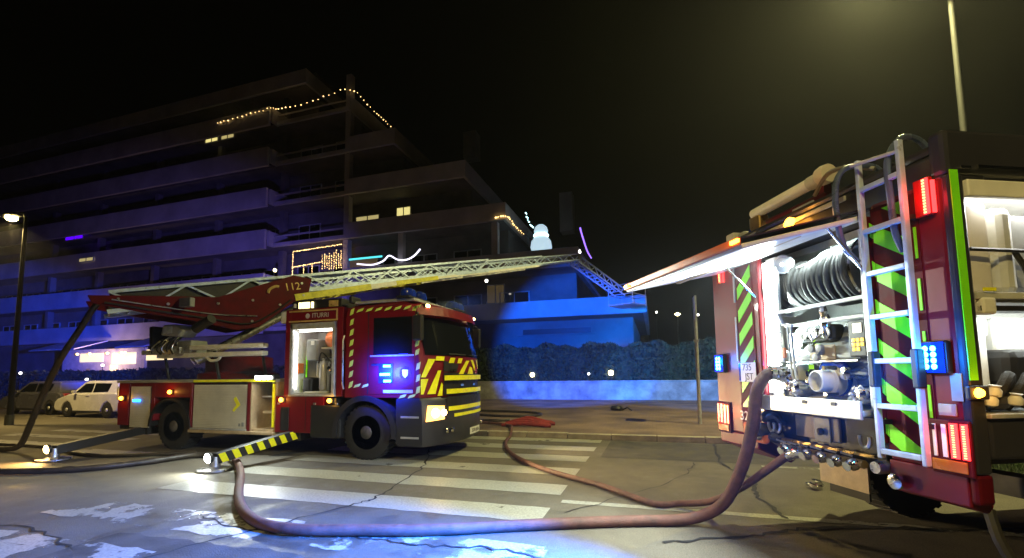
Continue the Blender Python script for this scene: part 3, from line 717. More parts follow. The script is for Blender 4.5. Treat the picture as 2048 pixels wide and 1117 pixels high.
# cab
HW = 1.275
def fx(t, z, off=0):
    sb = 0 if z < 1.86 else (z-1.86)*.26
    return Vector((-3.62 - .36*abs(t)**3 - sb + off, YC + t*(HW+ (off*.6 if abs(t) > .9 else 0)), z))
def outline(z, front=0, ins=0, rear=-5.53):
    pts = [(rear, YN+ins)] + [tuple(fx(t, z)[:2]) for t in [-1,-.93,-.8,-.6,-.3,0,.3,.6,.8,.93,1]] + [(rear, YF-ins)]
    if ins: pts = [(x-(ins if i not in (0, len(pts)-1) else -ins*.3), YC+(y-YC)*(1-ins/HW)) for i, (x, y) in enumerate(pts)]
    return pts
def loft(levels, name, m, parent, **kw):
    mb = MB(); n = len(levels[0][1]); vs = []; fs = []
    for z, pl in levels: vs += [(x,y,z) for x, y in pl]
    for k in range(len(levels)-1):
        for i in range(n): fs.append((k*n+i, k*n+(i+1)%n, (k+1)*n+(i+1)%n, (k+1)*n+i))
    fs.append(tuple(range(n))); fs.append(tuple((len(levels)-1)*n+i for i in range(n)))
    return mb.add(vs, fs).build(name, m, parent, **kw)
cab = loft([(1.14, outline(1.14)), (1.86, outline(1.86)), (2.62, outline(2.62)), (2.80, outline(2.80,0,.02)), (2.90, outline(2.90,0,.12))], 'cab', M['red'], lt, smooth=True)
# lower front: bumper and step section
bp = [(.28, [(-4.42,YN+.04)]+[tuple((fx(t,1)+Vector((.02,0,0)))[:2]) for t in [-.97,-.9,-.8,-.6,-.3,0,.3,.6,.8,.9,.97]]+[(-4.42,YF-.04)]),
      (.36, [(-4.44,YN)]+[tuple((fx(t,1)+Vector((.07,0,0)))[:2]) for t in [-1,-.93,-.8,-.6,-.3,0,.3,.6,.8,.93,1]]+[(-4.44,YF)]),
      (1.06, [(-4.44,YN)]+[tuple((fx(t,1)+Vector((.05,0,0)))[:2]) for t in [-1,-.93,-.8,-.6,-.3,0,.3,.6,.8,.93,1]]+[(-4.44,YF)]),
      (1.13, [(-4.44,YN+.02)]+[tuple((fx(t,1)+Vector((.01,0,0)))[:2]) for t in [-1,-.93,-.8,-.6,-.3,0,.3,.6,.8,.93,1]]+[(-4.44,YF-.02)])]
bumper = loft(bp, 'bumper', M['navy'], lt, smooth=True)
box('cab_floor', M['chassis'], lt, -5.5, -4.0, YN+.4, YF-.4, .9, 1.139)
arch('front_arch', M['navy'], -5.1, .5, .58, .68, YN-.03, YN+.5, -8, 188, 18)
box('skirt', M['black'], lt, -5.78, -5.72, YN, YN+.5, .45, 1.13)
for z in (.42,.78): box('cab_step', M['alu'], lt, -4.34, -3.98, YN-.012, YN+.02, z, z+.035, .005)
def patch(poly, name, m, parent, off=.012, n=6):
    # poly: four (t, z) corners round; a curved sheet 4 mm thick on the cab front
    (a, b, c, d) = poly; vs = []; fs = []
    for o_ in (off, off-.004):
        for i in range(n+1):
            s = i/n; p = (a[0]+(b[0]-a[0])*s, a[1]+(b[1]-a[1])*s); q = (d[0]+(c[0]-d[0])*s, d[1]+(c[1]-d[1])*s)
            vs += [fx(p[0], p[1], o_), fx(q[0], q[1], o_)]
    k = 2*(n+1)
    for i in range(n):
        fs.append((2*i,2*i+2,2*i+3,2*i+1)); fs.append((k+2*i,k+2*i+1,k+2*i+3,k+2*i+2))
        fs.append((2*i,k+2*i,k+2*i+2,2*i+2)); fs.append((2*i+1,2*i+3,k+2*i+3,k+2*i+1))
    fs.append((0,1,k+1,k)); fs.append((2*n,k+2*n,k+2*n+1,2*n+1))
    return MB().add(vs, fs).build(name, m, parent)
ws = patch([(-.93,1.90),(.93,1.90),(.91,2.60),(-.91,2.60)], 'windscreen', M['glass'], lt, .014, 20)
MB().tube([fx(t, 1.93, .03) for t in (-.55,-.3,-.05)], .012, 5).build('wiper', M['black'], ws); MB().tube([fx(.1,1.93,.03), fx(.35,1.93,.03), fx(.6,1.95,.03)], .012, 5).build('wiper', M['black'], ws)
patch([(-.97,2.63),(.97,2.63),(.94,2.80),(-.94,2.80)], 'sun_visor', M['red'], lt, .16, 16)
for t in (-.86,.86):
    p = fx(t, 2.80, .17); b = MB().bar(p+Vector((-.03,-.07,0)), p+Vector((-.03,.07,0)), .07, .06).build('roof_lamp', M['black'], lt)
    q = p+Vector((.02,0,0)); MB().bar(q+Vector((0,-.05,0)), q+Vector((0,.05,0)), .02, .045).build('lens', G['head'], b)
    light('roof_light', 'SPOT', q+Vector((.12,0,.02)), 2600 if t < 0 else 300, (.86,1,.86), lt, target=W2(0,.16,1.8), size=.05, angle=17, blend=.8)
# grille bars, reflective yellow
grille = patch([(-.66,1.16),(.74,1.16),(.74,1.58),(-.66,1.58)], 'grille', M['black'], lt, .014, 12)
for z0, z1, a, b in ((1.44,1.53,-.70,.80),(1.19,1.28,-.66,.80),(.88,.96,-.62,.78),(.76,.82,-.50,.78)):
    patch([(a,z0),(b,z0),(b,z1),(a,z1)], 'grille_bar', M['yellow'], lt, .078, 14)
patch([(-.64,.98),(.76,.98),(.76,1.14),(-.64,1.14)], 'lower_grille', M['black'], lt, .062, 12)
for t in (-.2,.28): patch([(t-.05,1.32),(t+.05,1.32),(t+.05,1.36),(t-.05,1.36)], 'grille_badge', M['chrome'], lt, .03, 2)
patch([(-.52,1.60),(-.40,1.60),(-.40,1.64),(-.52,1.64)], 'grille_badge', M['chrome'], lt, .03, 2)
# chevrons across the front (yellow on red)
for pl in ([(-.80,1.80),(-.66,1.80),(-.64,1.88),(-.78,1.88)], [(-.56,1.76),(-.44,1.76),(-.40,1.86),(-.52,1.86)], [(-.34,1.76),(-.22,1.76),(-.16,1.86),(-.30,1.86)],
           [(-.30,1.55),(-.14,1.55),(.10,1.82),(-.02,1.82)], [(.02,1.55),(.26,1.55),(.22,1.68),(.12,1.70)], [(.34,1.62),(.46,1.62),(.26,1.84),(.16,1.84)],
           [(.60,1.66),(.70,1.66),(.52,1.85),(.42,1.85)], [(.78,1.76),(.86,1.76),(.74,1.88),(.66,1.88)]):
    patch(pl, 'chevron', M['yellow'], lt, .016, 3)
patch([(.36,1.56),(.52,1.56),(.52,1.70),(.36,1.70)], 'red_badge', M['redlens'], lt, .02, 2)
patch([(-.66,1.60),(-.35,1.60),(-.3,1.74),(-.66,1.80)], 'dark_inset', M['black'], lt, .013, 4)
for pl in ([(-.985,1.50),(-.93,1.50),(-.80,1.83),(-.90,1.83)], [(-.985,1.20),(-.955,1.20),(-.90,1.47),(-.985,1.47)], [(-.91,1.20),(-.80,1.20),(-.71,1.62),(-.76,1.62)], [(-.77,1.16),(-.69,1.16),(-.68,1.36),(-.70,1.40)]):
    patch(pl, 'chevron', M['yellow'], lt, .018, 4)
# headlamps, fog lamps, plate
for sgn in (-1,1):
    hb = patch([(sgn*.95,.72),(sgn*.70,.74),(sgn*.70,.98),(sgn*.93,1.0)], 'headlamp', G['headsoft'] if sgn < 0 else M['clear'], lt, .075, 6)
    c = fx(sgn*.84, .86, .10)
    if sgn < 0:
        MB().lathe([(.085,0),(.075,.03),(.01,.045)], (c.x-.03,c.y,c.z), (1,-.6,0), 16).build('bulb', G['head'], hb, smooth=True)
        c2 = fx(-.72,.86,.09); MB().lathe([(.06,0),(.05,.02),(.01,.03)], (c2.x,c2.y,c2.z), (1,-.3,0), 12).build('bulb', G['head'], hb, smooth=True)
    light('headlight', 'SPOT', fx(sgn*.84,.86,.24), 900, (1,.74,.36), lt, target=(3,YC+sgn*.8-1.6,.9), size=.08, angle=70, blend=.9)
for t in (-.66,-.56,.66): 
    c = fx(t,.53,.085); MB().lathe([(.05,0),(.045,.02),(.01,.03)], c, (1,0,0), 12).build('fog_lamp', M['chrome'], lt, smooth=True)
patch([(.70,1.0),(.92,1.0),(.92,1.22),(.70,1.22)], 'far_side_reflector', M['white'], lt, .03, 3)
pl = patch([(-.02,.36),(.42,.36),(.42,.49),(-.02,.49)], 'number_plate', M['white'], lt, .09, 2)
text('plate_lettering', '2370 JNN', .095, M['ink'], pl, fx(.2,.425,.094), (R(90),0,R(90)), .001)
# reflective dashes bordering the cab side
def dash(x, z, w=.07, h=.16, lean=.03):
    MB().prism([(x-w/2-lean,z-h/2),(x+w/2-lean,z-h/2+.03),(x+w/2+lean,z+h/2),(x-w/2+lean,z+h/2-.03)], 'y', YN-.006, YN-.001).build('reflective_dash', M['limeyellow'], cab)
for i in range(8): dash(-5.40, 1.38+i*.195, .075, .14, .012)
for i in range(7): dash(-5.22+i*.20, 2.765, .13, .085, .02)
for i in range(6): dash(-4.02-(.012*i if i > 2 else 0), 1.95+i*.155, .075, .13, .01)
for i in range(3): dash(-3.995, 1.28+i*.21, .075, .15, .01)
for x in (-5.26,-5.08,-4.92): dash(x, 1.36, .13, .085, .02)
for x in (-4.74,-4.60): dash(x, 1.30, .13, .085, .02)
for x in (-4.30,-4.12): dash(x, 1.17, .13, .085, .02)
# cab door, window, mirror, handle
dr = box('door', M['red'], lt, -5.02, -4.06, YN-.008, YN+.02, 1.2, 2.7, .006)
box('side_window', M['glass'], dr, -4.92, -4.12, YN-.014, YN-.0085, 1.92, 2.60, .004); box('window_trim', M['alu'], dr, -4.98, -4.08, YN-.024, YN-.009, 1.885, 1.912)
box('door_handle', M['black'], dr, -4.95, -4.80, YN-.03, YN-.009, 1.72, 1.76, .008)
MB().lathe([(.12,0),(.12,.003),(.01,.004)], (-4.25,YN-.009,1.58), (0,-1,0), 24).build('crest', M['crest'], dr)
MB().prism([(-4.31,1.64),(-4.19,1.64),(-4.20,1.54),(-4.25,1.49),(-4.30,1.54)], 'y', YN-.017, YN-.0135).build('crest_shield', M['gold'], dr)
box('stripe', M['lgrey'], dr, -4.7, -4.1, YN-.013, YN-.009, 1.225, 1.28)
for sgn in (-1,1):
    y = YN if sgn < 0 else YF
    mr = MB().bar((-3.95,y+sgn*.10,2.15),(-3.95,y+sgn*.10,2.60),.10,.20,(1,0,0)).build('mirror', M['black'], lt, .03)
    MB().tube([(-4.0,y,2.66),(-3.95,y+sgn*.12,2.64),(-3.95,y+sgn*.12,2.55)], .015, 6).build('mirror_arm', M['black'], mr)
box('door_seam', M['black'], lt, -5.045, -5.03, YN-.004, YN+.01, 1.2, 2.7); box('panel_seam', M['black'], lt, -6.42, -6.41, YN-.003, YN+.01, .5, 1.15)
MB().tube([(-5.52,YN-.05,1.3),(-5.52,YN-.09,1.4),(-5.52,YN-.09,2.2),(-5.52,YN-.05,2.3)], .016, 8).build('grab_rail', M['steel'], lt, smooth=True)
box('air_intake', M['black'], lt, -5.5, -5.42, YN+.02, YN+.3, 2.92, 3.05, .02)
for x in (-7.05,-6.2,-5.7): box('latch', M['steel'], lt, x-.03, x+.03, YN-.02, YN-.001, 1.0, 1.04, .005)
# blue strobes on the flank
bs = box('strobe_housing', M['black'], lt, -4.80, -4.50, YN-.02, YN-.009, 1.40, 1.76, .01)
for z, w, xo in ((1.71,.07,.02),(1.56,.10,-.02),(1.44,.07,.03)): box('strobe', G['blue'], bs, -4.64+xo-w, -4.64+xo+w, YN-.034, YN-.021, z-.02, z+.02)
light('strobe_light', 'SPOT', (-4.62,YN-.45,1.60), 900, (.01,.03,1), lt, target=(-4.62,YN+1,1.5), size=.1, angle=130, blend=1)
light('strobe_light', 'POINT', (-4.62,YN-.2,1.58), 12, (.02,.28,1), lt, size=.1)
# roof: rack, beacons
box('roof_rack', M['alu'], lt, -5.45, -4.15, YN+.12, YF-.12, 2.905, 2.96, .01)
for (x, y, w) in ((-4.35,YN+.45,.42),(-4.25,YF-.45,.30)):
    b = box('beacon', M['black'], lt, x-.14, x+.14, y-w, y+w, 2.962, 3.0, .01)
    MB().lathe([(.14,0),(.15,.06),(.13,.13),(.06,.17),(.01,.175)], (x,y-w*.5,3.0), (0,0,1), 16).build('dome', M['bluelens'], b, smooth=True)
    MB().lathe([(.14,0),(.15,.06),(.13,.13),(.06,.17),(.01,.175)], (x,y+w*.5,3.0), (0,0,1), 16).build('dome', M['bluelens'], b, smooth=True)
light('beacon_and_added_light', 'SPOT', (-4.25,YF-.1,3.3), 40000, (.0,.10,1), lt, target=(-4.2,28,2.6), size=.12, angle=38, blend=.4)
light('beacon_and_added_light', 'SPOT', (-11.3,YF+.2,1.9), 17000, (.17,.13,1), lt, target=(-31,28,3.0), size=.12, angle=66, blend=1)  # added blue spot; stands in for unseen flashing lights farther left
light('beacon_and_added_light', 'SPOT', (-11.6,YF+.1,3.0), 120000, (.0,.05,1), lt, target=(-55,26,4.0), size=.12, angle=23, blend=.8)  # second added blue spot, colours the far left hedge and cafe
MB().lathe([(.10,0),(.11,.06),(.09,.14),(.01,.17)], (-11.35,YF-.15,1.5), (0,0,1), 14).build('added_rear_beacon', G['blue2'], lt, smooth=True)  # lamp body added to go with the two blue spots
# white side rails of the turntable deck
for z, m_ in ((2.19,'white'),(2.03,'white')): box('deck_rail', M[m_], lt, -10.62, -7.62, YN+.10, YN+.26, z-.05, z+.05, .02)
for x in (-10.6,-9.1,-7.8): MB().cyl((x,YN+.4,1.5),(x,YN+.26,2.12),.03,8).build('rail_post', M['black'], lt)
MB().tube(smoothpath([(-9.2,YN+.15,2.0),(-9.0,YN+.1,1.9),(-8.82,YN+.12,1.92),(-8.78,YN+.15,2.02)],5), .03, 8).build('grab_handle', M['white'], lt, smooth=True)
# turntable, operator's seat and console
MB().lathe([(.85,0),(.85,.12),(.7,.16),(.7,.5),(.5,.55)], (-9.5,YC,1.5), (0,0,1), 28).build('turntable', M['reddark'], lt, smooth=True)
ALP = R(62); dirv = Vector((math.cos(ALP), math.sin(ALP), 0)); nrm = Vector((-math.sin(ALP), math.cos(ALP), 0)); TT = Vector((-9.5, 8.45, 0))
def LP(s, z, w=0): p = TT + dirv*s + nrm*w; return Vector((p.x, p.y, z))
ORG = ORG + Vector((.60,.30,.14))
seat = MB().bar((-9.95,YN+.6,2.2),(-9.95,YN+.6,2.32),.5,.45,(0,1,0)).bar((-10.18,YN+.6,2.3),(-10.22,YN+.6,2.85),.12,.45,(0,1,0)).build('operator_seat', M['black'], lt, .04)
con = MB().prism([(-9.85,2.62),(-9.35,2.58),(-9.2,2.72),(-9.45,2.86),(-9.8,2.86)], 'y', YN+.35, YN+.75).build('control_console', M['lgrey'], lt, .03)
box('console_screen', M['dial'], con, -9.75, -9.5, YN+.33, YN+.349, 2.66, 2.82)
for i in range(5): MB().tube(smoothpath([(-10.1+i*.15,YN+.5,2.2),(-10.0+i*.13,YN+.42,2.45),(-9.9+i*.12,YN+.55,2.62)],4), .025, 6).build('hydraulic_line', M['steel'] if i % 2 else M['black'], lt, smooth=True)
box('valve_block', M['grey'], lt, -9.4, -9.0, YN+.4, YN+.8, 2.2, 2.5, .03); box('valve_block', M['steel'], lt, -9.75, -9.5, YN+.38, YN+.7, 2.22, 2.5, .03)
MB().cyl((-8.75,YN+.3,2.72),(-8.30,YN+.3,2.92),.10,14).build('spot_lamp_body', M['black'], lt, smooth=True)
for i in range(7): MB().tube(smoothpath([(-9.9+i*.09,YN+.36,2.2),(-9.95+i*.1,YN+.25+.03*(i%3),2.32),(-9.8+i*.08,YN+.32,2.5)],4), .018, 6).build('hydraulic_line', M['chrome'] if i % 3 == 0 else M['rubber'], lt, smooth=True)
for i in range(4): box('junction_box', M[('lgrey','grey','tan','steel')[i]], lt, -10.35+i*.32, -10.15+i*.32, YN+.3, YN+.45, 2.2, 2.3+.05*(i%2), .015)
ORG = ORG - Vector((.60,.30,.14))
# lifting frame: two red side plates
for w in (-.48,.48):
    prof = [(-2.75,3.15),(-2.68,3.0),(-1.75,2.86),(-.9,2.76),(-.2,2.62),(.25,2.72),(.55,2.98),(1.0,3.38),(1.35,3.5),(1.45,4.05),(1.0,4.08),(-.6,3.35)]
    vs = [LP(s,z,w-.03) for s,z in prof]+[LP(s,z,w+.03) for s,z in prof]; n = len(prof)
    MB().add(vs, [tuple(range(n)), tuple(range(n,2*n))]+[(i,(i+1)%n,n+(i+1)%n,n+i) for i in range(n)]).build('lifting_frame', M['reddark'], lt, .01)
MB().tube(smoothpath([LP(-2.5,3.03,-.53),LP(-1.6,2.93,-.53),LP(-.7,2.84,-.53),LP(.0,2.78,-.53),LP(.5,3.05,-.53),LP(.95,3.45,-.53)],5), .02, 6).build('hydraulic_line', M['black'], lt, smooth=True)
MB().tube(smoothpath([LP(-2.4,3.1,-.53),LP(-1.5,3.02,-.53),LP(-.6,2.95,-.53),LP(.2,2.98,-.53)],5), .013, 6).build('hydraulic_line', M['steel'], lt, smooth=True)
for sb, zb_ in ((-2.3,3.12),(-1.5,3.1),(-.6,3.2),(.1,3.35),(.1,2.85),(.7,3.3),(1.2,3.9),(1.25,3.6)): MB().cyl(LP(sb,zb_,-.512),LP(sb,zb_,-.53),.03,8).build('bolt', M['steel'], lt)
box('frame_box', M['grey'], lt, LP(-1.2,0,-.6).x-.18, LP(-1.2,0,-.6).x+.18, LP(-1.2,0,-.6).y-.06, LP(-1.2,0,-.6).y+.06, 3.05, 3.25, .02)
MB().cyl(LP(-.9,1.9,.2), LP(1.9,3.75,.2), .09, 12).build('lift_ram', M['steel'], lt, smooth=True); MB().cyl(LP(-.9,1.9,-.2), LP(1.9,3.75,-.2), .09, 12).build('lift_ram', M['steel'], lt, smooth=True)
p = LP(.98,3.78,-.516)
text('emergency_lettering', '112', .26, M['gold'], lt, p, (R(90),R(-13),ALP))
hs = MB().tube(smoothpath([LP(.42,3.56,-.515),LP(.46,3.66,-.515),LP(.58,3.74,-.515),LP(.66,3.74,-.515)],5), .035, 6).build('emergency_emblem', M['gold'], lt)
# ladder sections: two side trusses with rungs between
def zline(s): return 3.83 + .2345*s      # top rail height
def section(name, s0, s1, w, top, bot, rr_, m, step, rung=True):
    sec = empty(name, ORG); sec.parent = lt; sec.location = (0,0,0)
    for sg in (-1,1):
        MB().bar(LP(s0,zline(s0)+top,sg*w), LP(s1,zline(s1)+top,sg*w), rr_, rr_*1.2).build('rail', m, sec)
        MB().bar(LP(s0,zline(s0)+bot,sg*w), LP(s1,zline(s1)+bot,sg*w), rr_*1.2, rr_*1.5).build('rail', m, sec)
        n = max(2, int((s1-s0)/step)); d = (s1-s0)/n
        for i in range(n):
            a = s0+i*d
            MB().bar(LP(a,zline(a)+top,sg*w), LP(a+d/2,zline(a+d/2)+bot,sg*w), rr_*.7, rr_*.7).build('brace', m, sec)
            MB().bar(LP(a+d/2,zline(a+d/2)+bot,sg*w), LP(a+d,zline(a+d)+top,sg*w), rr_*.7, rr_*.7).build('brace', m, sec)
    if rung:
        n = int((s1-s0)/.32)
        for i in range(n+1):
            a = s0+.05+i*.32
            MB().cyl(LP(a,zline(a)+bot,-w), LP(a,zline(a)+bot,w), .017, 6).build('rung', m, sec)
    return sec
section('ladder_section', -2.45, 7.6, .46, 0, -.40, .055, M['ladderalu'], 1.25)
section('ladder_section', -1.6, 10.6, .37, -.03, -.36, .045, M['ladderalu'], 1.0)
section('ladder_section', .5, 13.3, .29, -.06, -.32, .04, M['ladderalu'], .8)
for sg in (-1,1):
    MB().bar(LP(-2.4,zline(-2.4)-.19,sg*.415), LP(.25,zline(.25)-.19,sg*.415), .02, .34).build('shade_sheet', M['chassis'], lt)  # dark sheet standing in for the unlit depth behind the lattice
    MB().bar(LP(1.05,zline(1.05)-.56,sg*.50), LP(3.1,zline(3.1)-.50,sg*.50), .05, .17).build('side_beam', M['yellowpaint'], lt)
    MB().bar(LP(3.1,zline(3.1)-.50,sg*.50), LP(3.9,zline(3.9)-.48,sg*.50), .05, .13).build('side_beam', M['white'], lt)
    MB().bar(LP(3.9,zline(3.9)-.48,sg*.50), LP(5.4,zline(5.4)-.46,sg*.50), .05, .13).build('side_beam', M['yellowpaint'], lt)
    MB().bar(LP(5.4,zline(5.4)-.46,sg*.48), LP(10.4,zline(10.4)-.42,sg*.40), .05, .08).build('side_beam', M['white'], lt)
for s in (.9,3.4,4.9): box('ladder_bracket', M['grey'], lt, LP(s,0).x-.12, LP(s,0).x+.12, LP(s,0,-.55).y-.1, LP(s,0,-.55).y+.1, zline(s)-.62, zline(s)-.4, .02)
MB().tube(smoothpath([LP(3.2,zline(3.2)-.25,-.2),LP(4.5,zline(4.5)-.3,-.1),LP(6,zline(6)-.3,-.2)],5), .04, 6).build('supply_line', M['black'], lt, smooth=True)
# articulated tip folded down
TZ0, TZ1, S0, S1 = zline(13.2)-.1, 5.72, 13.2, 17.0
tip = empty('ladder_tip', ORG); tip.parent = lt; tip.location = (0,0,0)
def tz(s, d=0): return TZ0+(TZ1-TZ0)*(s-S0)/(S1-S0)+d
for sg in (-1,1):
    for d in (0,-.30): MB().bar(LP(S0,tz(S0,d),sg*.27), LP(S1,tz(S1,d),sg*.27), .05, .055).build('rail', M['ladderalu'], tip)
    for i in range(6):
        a = S0+i*.62; MB().bar(LP(a,tz(a),sg*.27), LP(a+.31,tz(a+.31,-.3),sg*.27), .03, .03).build('brace', M['ladderalu'], tip); MB().bar(LP(a+.31,tz(a+.31,-.3),sg*.27), LP(a+.62,tz(a+.62),sg*.27), .03, .03).build('brace', M['ladderalu'], tip)
for i in range(12): a = S0+.1+i*.32; MB().cyl(LP(a,tz(a,-.3),-.27), LP(a,tz(a,-.3),.27), .017, 6).build('rung', M['ladderalu'], tip)
MB().cyl(LP(13.25,zline(13.25)-.2,-.33), LP(13.25,zline(13.25)-.2,.33), .13, 14).build('hinge', M['grey'], tip)
hl = MB().lathe([(.03,0),(.09,.03),(.10,.08)], LP(13.1,zline(13.1)+.02,-.34), tuple(-nrm), 12).build('ladder_lamp', M['clear'], lt)
MB().lathe([(.085,0),(.01,.01)], LP(13.1,zline(13.1)+.02,-.43), tuple(-nrm), 12).build('lens', G['farwhite'], hl)
bk = MB()
for z in (5.0,5.5,6.0):
    q = [LP(17.0,z,-.7),LP(18.3,z,-.7),LP(18.3,z,.7),LP(17.0,z,.7)]
    for i in range(4): bk.tube([q[i],q[(i+1)%4]], .025, 6)
for w, s in ((-.7,17.0),(.7,17.0),(-.7,18.3),(.7,18.3)): bk.tube([LP(s,4.95,w),LP(s,6.0,w)], .025, 6)
bk.add([LP(17.0,4.95,-.7),LP(18.3,4.95,-.7),LP(18.3,4.95,.7),LP(17.0,4.95,.7)], [(0,1,2,3)])
bk.build('rescue_cage', M['alu'], lt)
# stabilisers reaching to the near side, striped, with a lamp at each foot
def stabiliser(p, q, striped, lampm, col_, power):
    p = Vector(p); q = Vector(q); o = MB().bar(p, q, .16, .17).build('stabiliser', M['black'], lt, .01)
    d = (q-p)
    if striped:
        side = Vector((d.y,-d.x,0)).normalized()
        if side.y > 0: side = -side
        n = 7
        for i in range(n):
            a = p+d*((i+.15)/n); b = p+d*((i+.65)/n); off = side*.084; lean = d*(.35/n)
            vs = [a+off+Vector((0,0,-.08)), b+off+Vector((0,0,-.08)), b+off+lean+Vector((0,0,.08)), a+off+lean+Vector((0,0,.08))]
            vs2 = [v+side*.004 for v in vs]
            MB().add(vs+vs2, [(0,1,2,3),(4,5,6,7),(0,1,5,4),(1,2,6,5),(2,3,7,6),(3,0,4,7)]).build('hazard_stripe', M['yellow'], o)
    MB().lathe([(.26,0),(.26,.03),(.08,.06),(.07,.22)], (q.x,q.y,.012), (0,0,1), 20).build('foot_plate', M['steel'], o, smooth=True)
    e = q+d.normalized()*.12+Vector((0,0,.04)); dv = d.normalized()
    MB().lathe([(.03,-.08),(.085,-.05),(.09,0)], e, tuple(dv), 12).build('lamp_cup', M['black'], o); MB().lathe([(.08,.002),(.06,.02),(.01,.03)], e, tuple(dv), 12).build('lamp_lens', lampm, o)
    light('foot_light', 'SPOT', e+dv*.06+Vector((0,0,.05)), power*5, col_, lt, target=e+dv*2+Vector((0,0,-.35)), size=.03, angle=150, blend=.6)
stabiliser((-6.75,7.35,.42), (-7.02,5.85,.20), True, G['work'], (.93,1,.90), 14)
stabiliser((-10.9,7.5,.42), (-11.0,5.8,.20), False, G['workwarm'], (1,.55,.18), 36)
for x in (-6.75,-10.9): box('stabiliser_box', M['chassis'], lt, x-.14, x+.14, YN+.1, YF-.1, .3, .54)
ORG = Vector((0,0,0))

# ------------------------------------------------------------------ pumper (rear towards the camera's left); local x = forward, y = across, z = up
ORG = Vector((0,0,0))
pt = empty('pump_fire_truck', P0, TH)
tag(pt, 'red pump fire truck with its lit rear pump bay and side locker open', 'fire truck')
Y0, Y1 = -.09, 2.38
# shell
box('rear_panel', M['red'], pt, 0, .06, 1.62, Y1, .92, 2.66, .02)
box('rear_panel', M['red'], pt, 0, .06, Y0+.04, .42, .95, 2.70, .02)
box('door_jamb', M['reddark'], pt, -.03, .06, .43, .49, 1.05, 2.62, .01)
box('door_jamb', M['alu'], pt, -.015, .03, .495, .515, 1.27, 2.55)
box('header', M['navy'], pt, 0, .30, Y0+.02, Y1, 2.665, 2.86, .03)
box('roof', M['navy'], pt, .02, 4.9, Y0+.06, Y1-.04, 2.862, 2.93, .03)
box('roof_edge', M['navy'], pt, -.01, 4.9, Y0, Y0+.10, 2.70, 2.98, .03); box('roof_edge', M['navy'], pt, .305, 4.9, Y1-.04, Y1+.02, 2.7, 2.9, .02)
box('trim_strip', M['chrome'], pt, .2, .6, Y0-.012, Y0-.001, 2.735, 2.755); box('trim_strip', M['chrome'], pt, .08, .15, Y0-.012, Y0-.001, 2.73, 2.745)
box('roof_rail', M['alu'], pt, -.015, .02, .6, 1.9, 2.80, 2.84, .008)
box('body_wall', M['red'], pt, .06, 4.9, Y1-.04, Y1, .92, 2.70)
box('body_wall', M['red'], pt, 1.75, 4.9, Y0, Y0+.04, 1.25, 2.70); box('pillar', M['navy'], pt, 1.455, 1.75, Y0, Y0+.2, 1.25, 2.70)
box('body_wall', M['red'], pt, 4.86, 4.9, Y0+.04, Y1-.04, .92, 2.70); box('body_floor', M['chassis'], pt, .06, 4.86, Y0+.04, Y1-.04, 1.0, 1.20)
box('corner_pillar', M['navy'], pt, .0, .105, Y0, Y0+.05, .95, 2.70, .015)
box('body_skirt', M['navy'], pt, .11, 1.35, Y0, Y0+.05, 1.03, 1.26, .02); box('body_skirt', M['reddark'], pt, .0, .11, Y0+.001, Y0+.05, .78, .95, .02)
MB().prism([(0,.95),(.06,.95),(.16,.76),(.12,.72),(0,.76)], 'y', Y0+.05, .43).build('rear_apron', M['red'], pt, .01)
MB().prism([(0,.92),(.06,.92),(.40,.70),(.34,.66),(0,.80)], 'y', 1.75, Y1-.02).build('rear_apron', M['red'], pt, .01)
# front part, out of the picture but part of the vehicle
cb = MB().prism([(5.1,.6),(7.4,.6),(7.5,1.5),(7.3,2.75),(5.1,2.8)], 'y', Y0, Y1).build('cab', M['red'], pt, .08)
MB().prism([(7.42,1.62),(7.50,1.62),(7.34,2.6),(7.28,2.6)], 'y', Y0+.15, Y1-.15).build('windscreen', M['glass'], cb)
box('side_window', M['glass'], cb, 5.5, 7.0, Y0-.012, Y0+.02, 1.6, 2.4); box('bumper', M['black'], cb, 7.2, 7.7, Y0+.02, Y1-.02, .4, .8, .05)
box('chassis_frame', M['chassis'], pt, .45, 7.2, .7, 1.55, .82, .99)
for x in (1.95, 6.1):
    wheel(pt, (x, Y0+.22, .52), .52, .36, -1); wheel(pt, (x, Y1-.22, .52), .52, .36, 1)
    box('axle', M['chassis'], pt, x-.1, x+.1, .2, 2.0, .45, .62)
box('mudflap', M['tan'], pt, .85, .87, 1.45, 2.0, .42, .72)
box('mudflap', M['rubber'], pt, 1.25, 1.27, Y0+.05, .42, .22, .75); box('mudflap', M['rubber'], pt, 1.25, 1.27, 1.85, Y1-.05, .22, .75)
# pump bay
bay = box('bay_back', M['lgrey'], pt, .86, .90, .45, 1.92, 1.25, 2.66)
box('bay_side', M['white'], pt, .10, .88, 1.90, 1.92, 1.22, 2.66); box('bay_side', M['lgrey'], pt, .061, .86, .425, .445, 1.22, 2.66)
box('bay_ceiling', M['lgrey'], pt, .301, .86, .45, 1.9, 2.60, 2.66)
tray = box('bay_sill', M['alu'], pt, -.10, .7, .50, 1.615, 1.22, 1.262, .012); box('sill_lip', M['alu'], tray, -.115, -.095, .50, 1.60, 1.20, 1.33, .006)
for y in (.72,1.0): box('sill_slot', M['black'], tray, -.122, -.113, y-.022, y+.022, 1.285, 1.31)
box('light_strip', G['ledwhite'], pt, .03, .07, 1.515, 1.585, 1.35, 2.56); box('strip_holder', M['alu'], pt, .075, .10, 1.46, 1.598, 1.30, 2.6)
pr = MB()
for i in range(40): pr.box(.069,.0745,1.468,1.478,1.33+i*.031,1.343+i*.031)
pr.build('perforation', M['black'], pt)
light('bay_light', 'AREA', (.12,1.42,1.95), 42, (.80,1,.96), pt, target=(.6,.9,1.9), size=.1, sy=1.0)
light('bay_light', 'AREA', (.12,1.0,2.57), 26, (.82,1,.97), pt, target=(.35,1.0,1.2), size=.5, sy=.2)
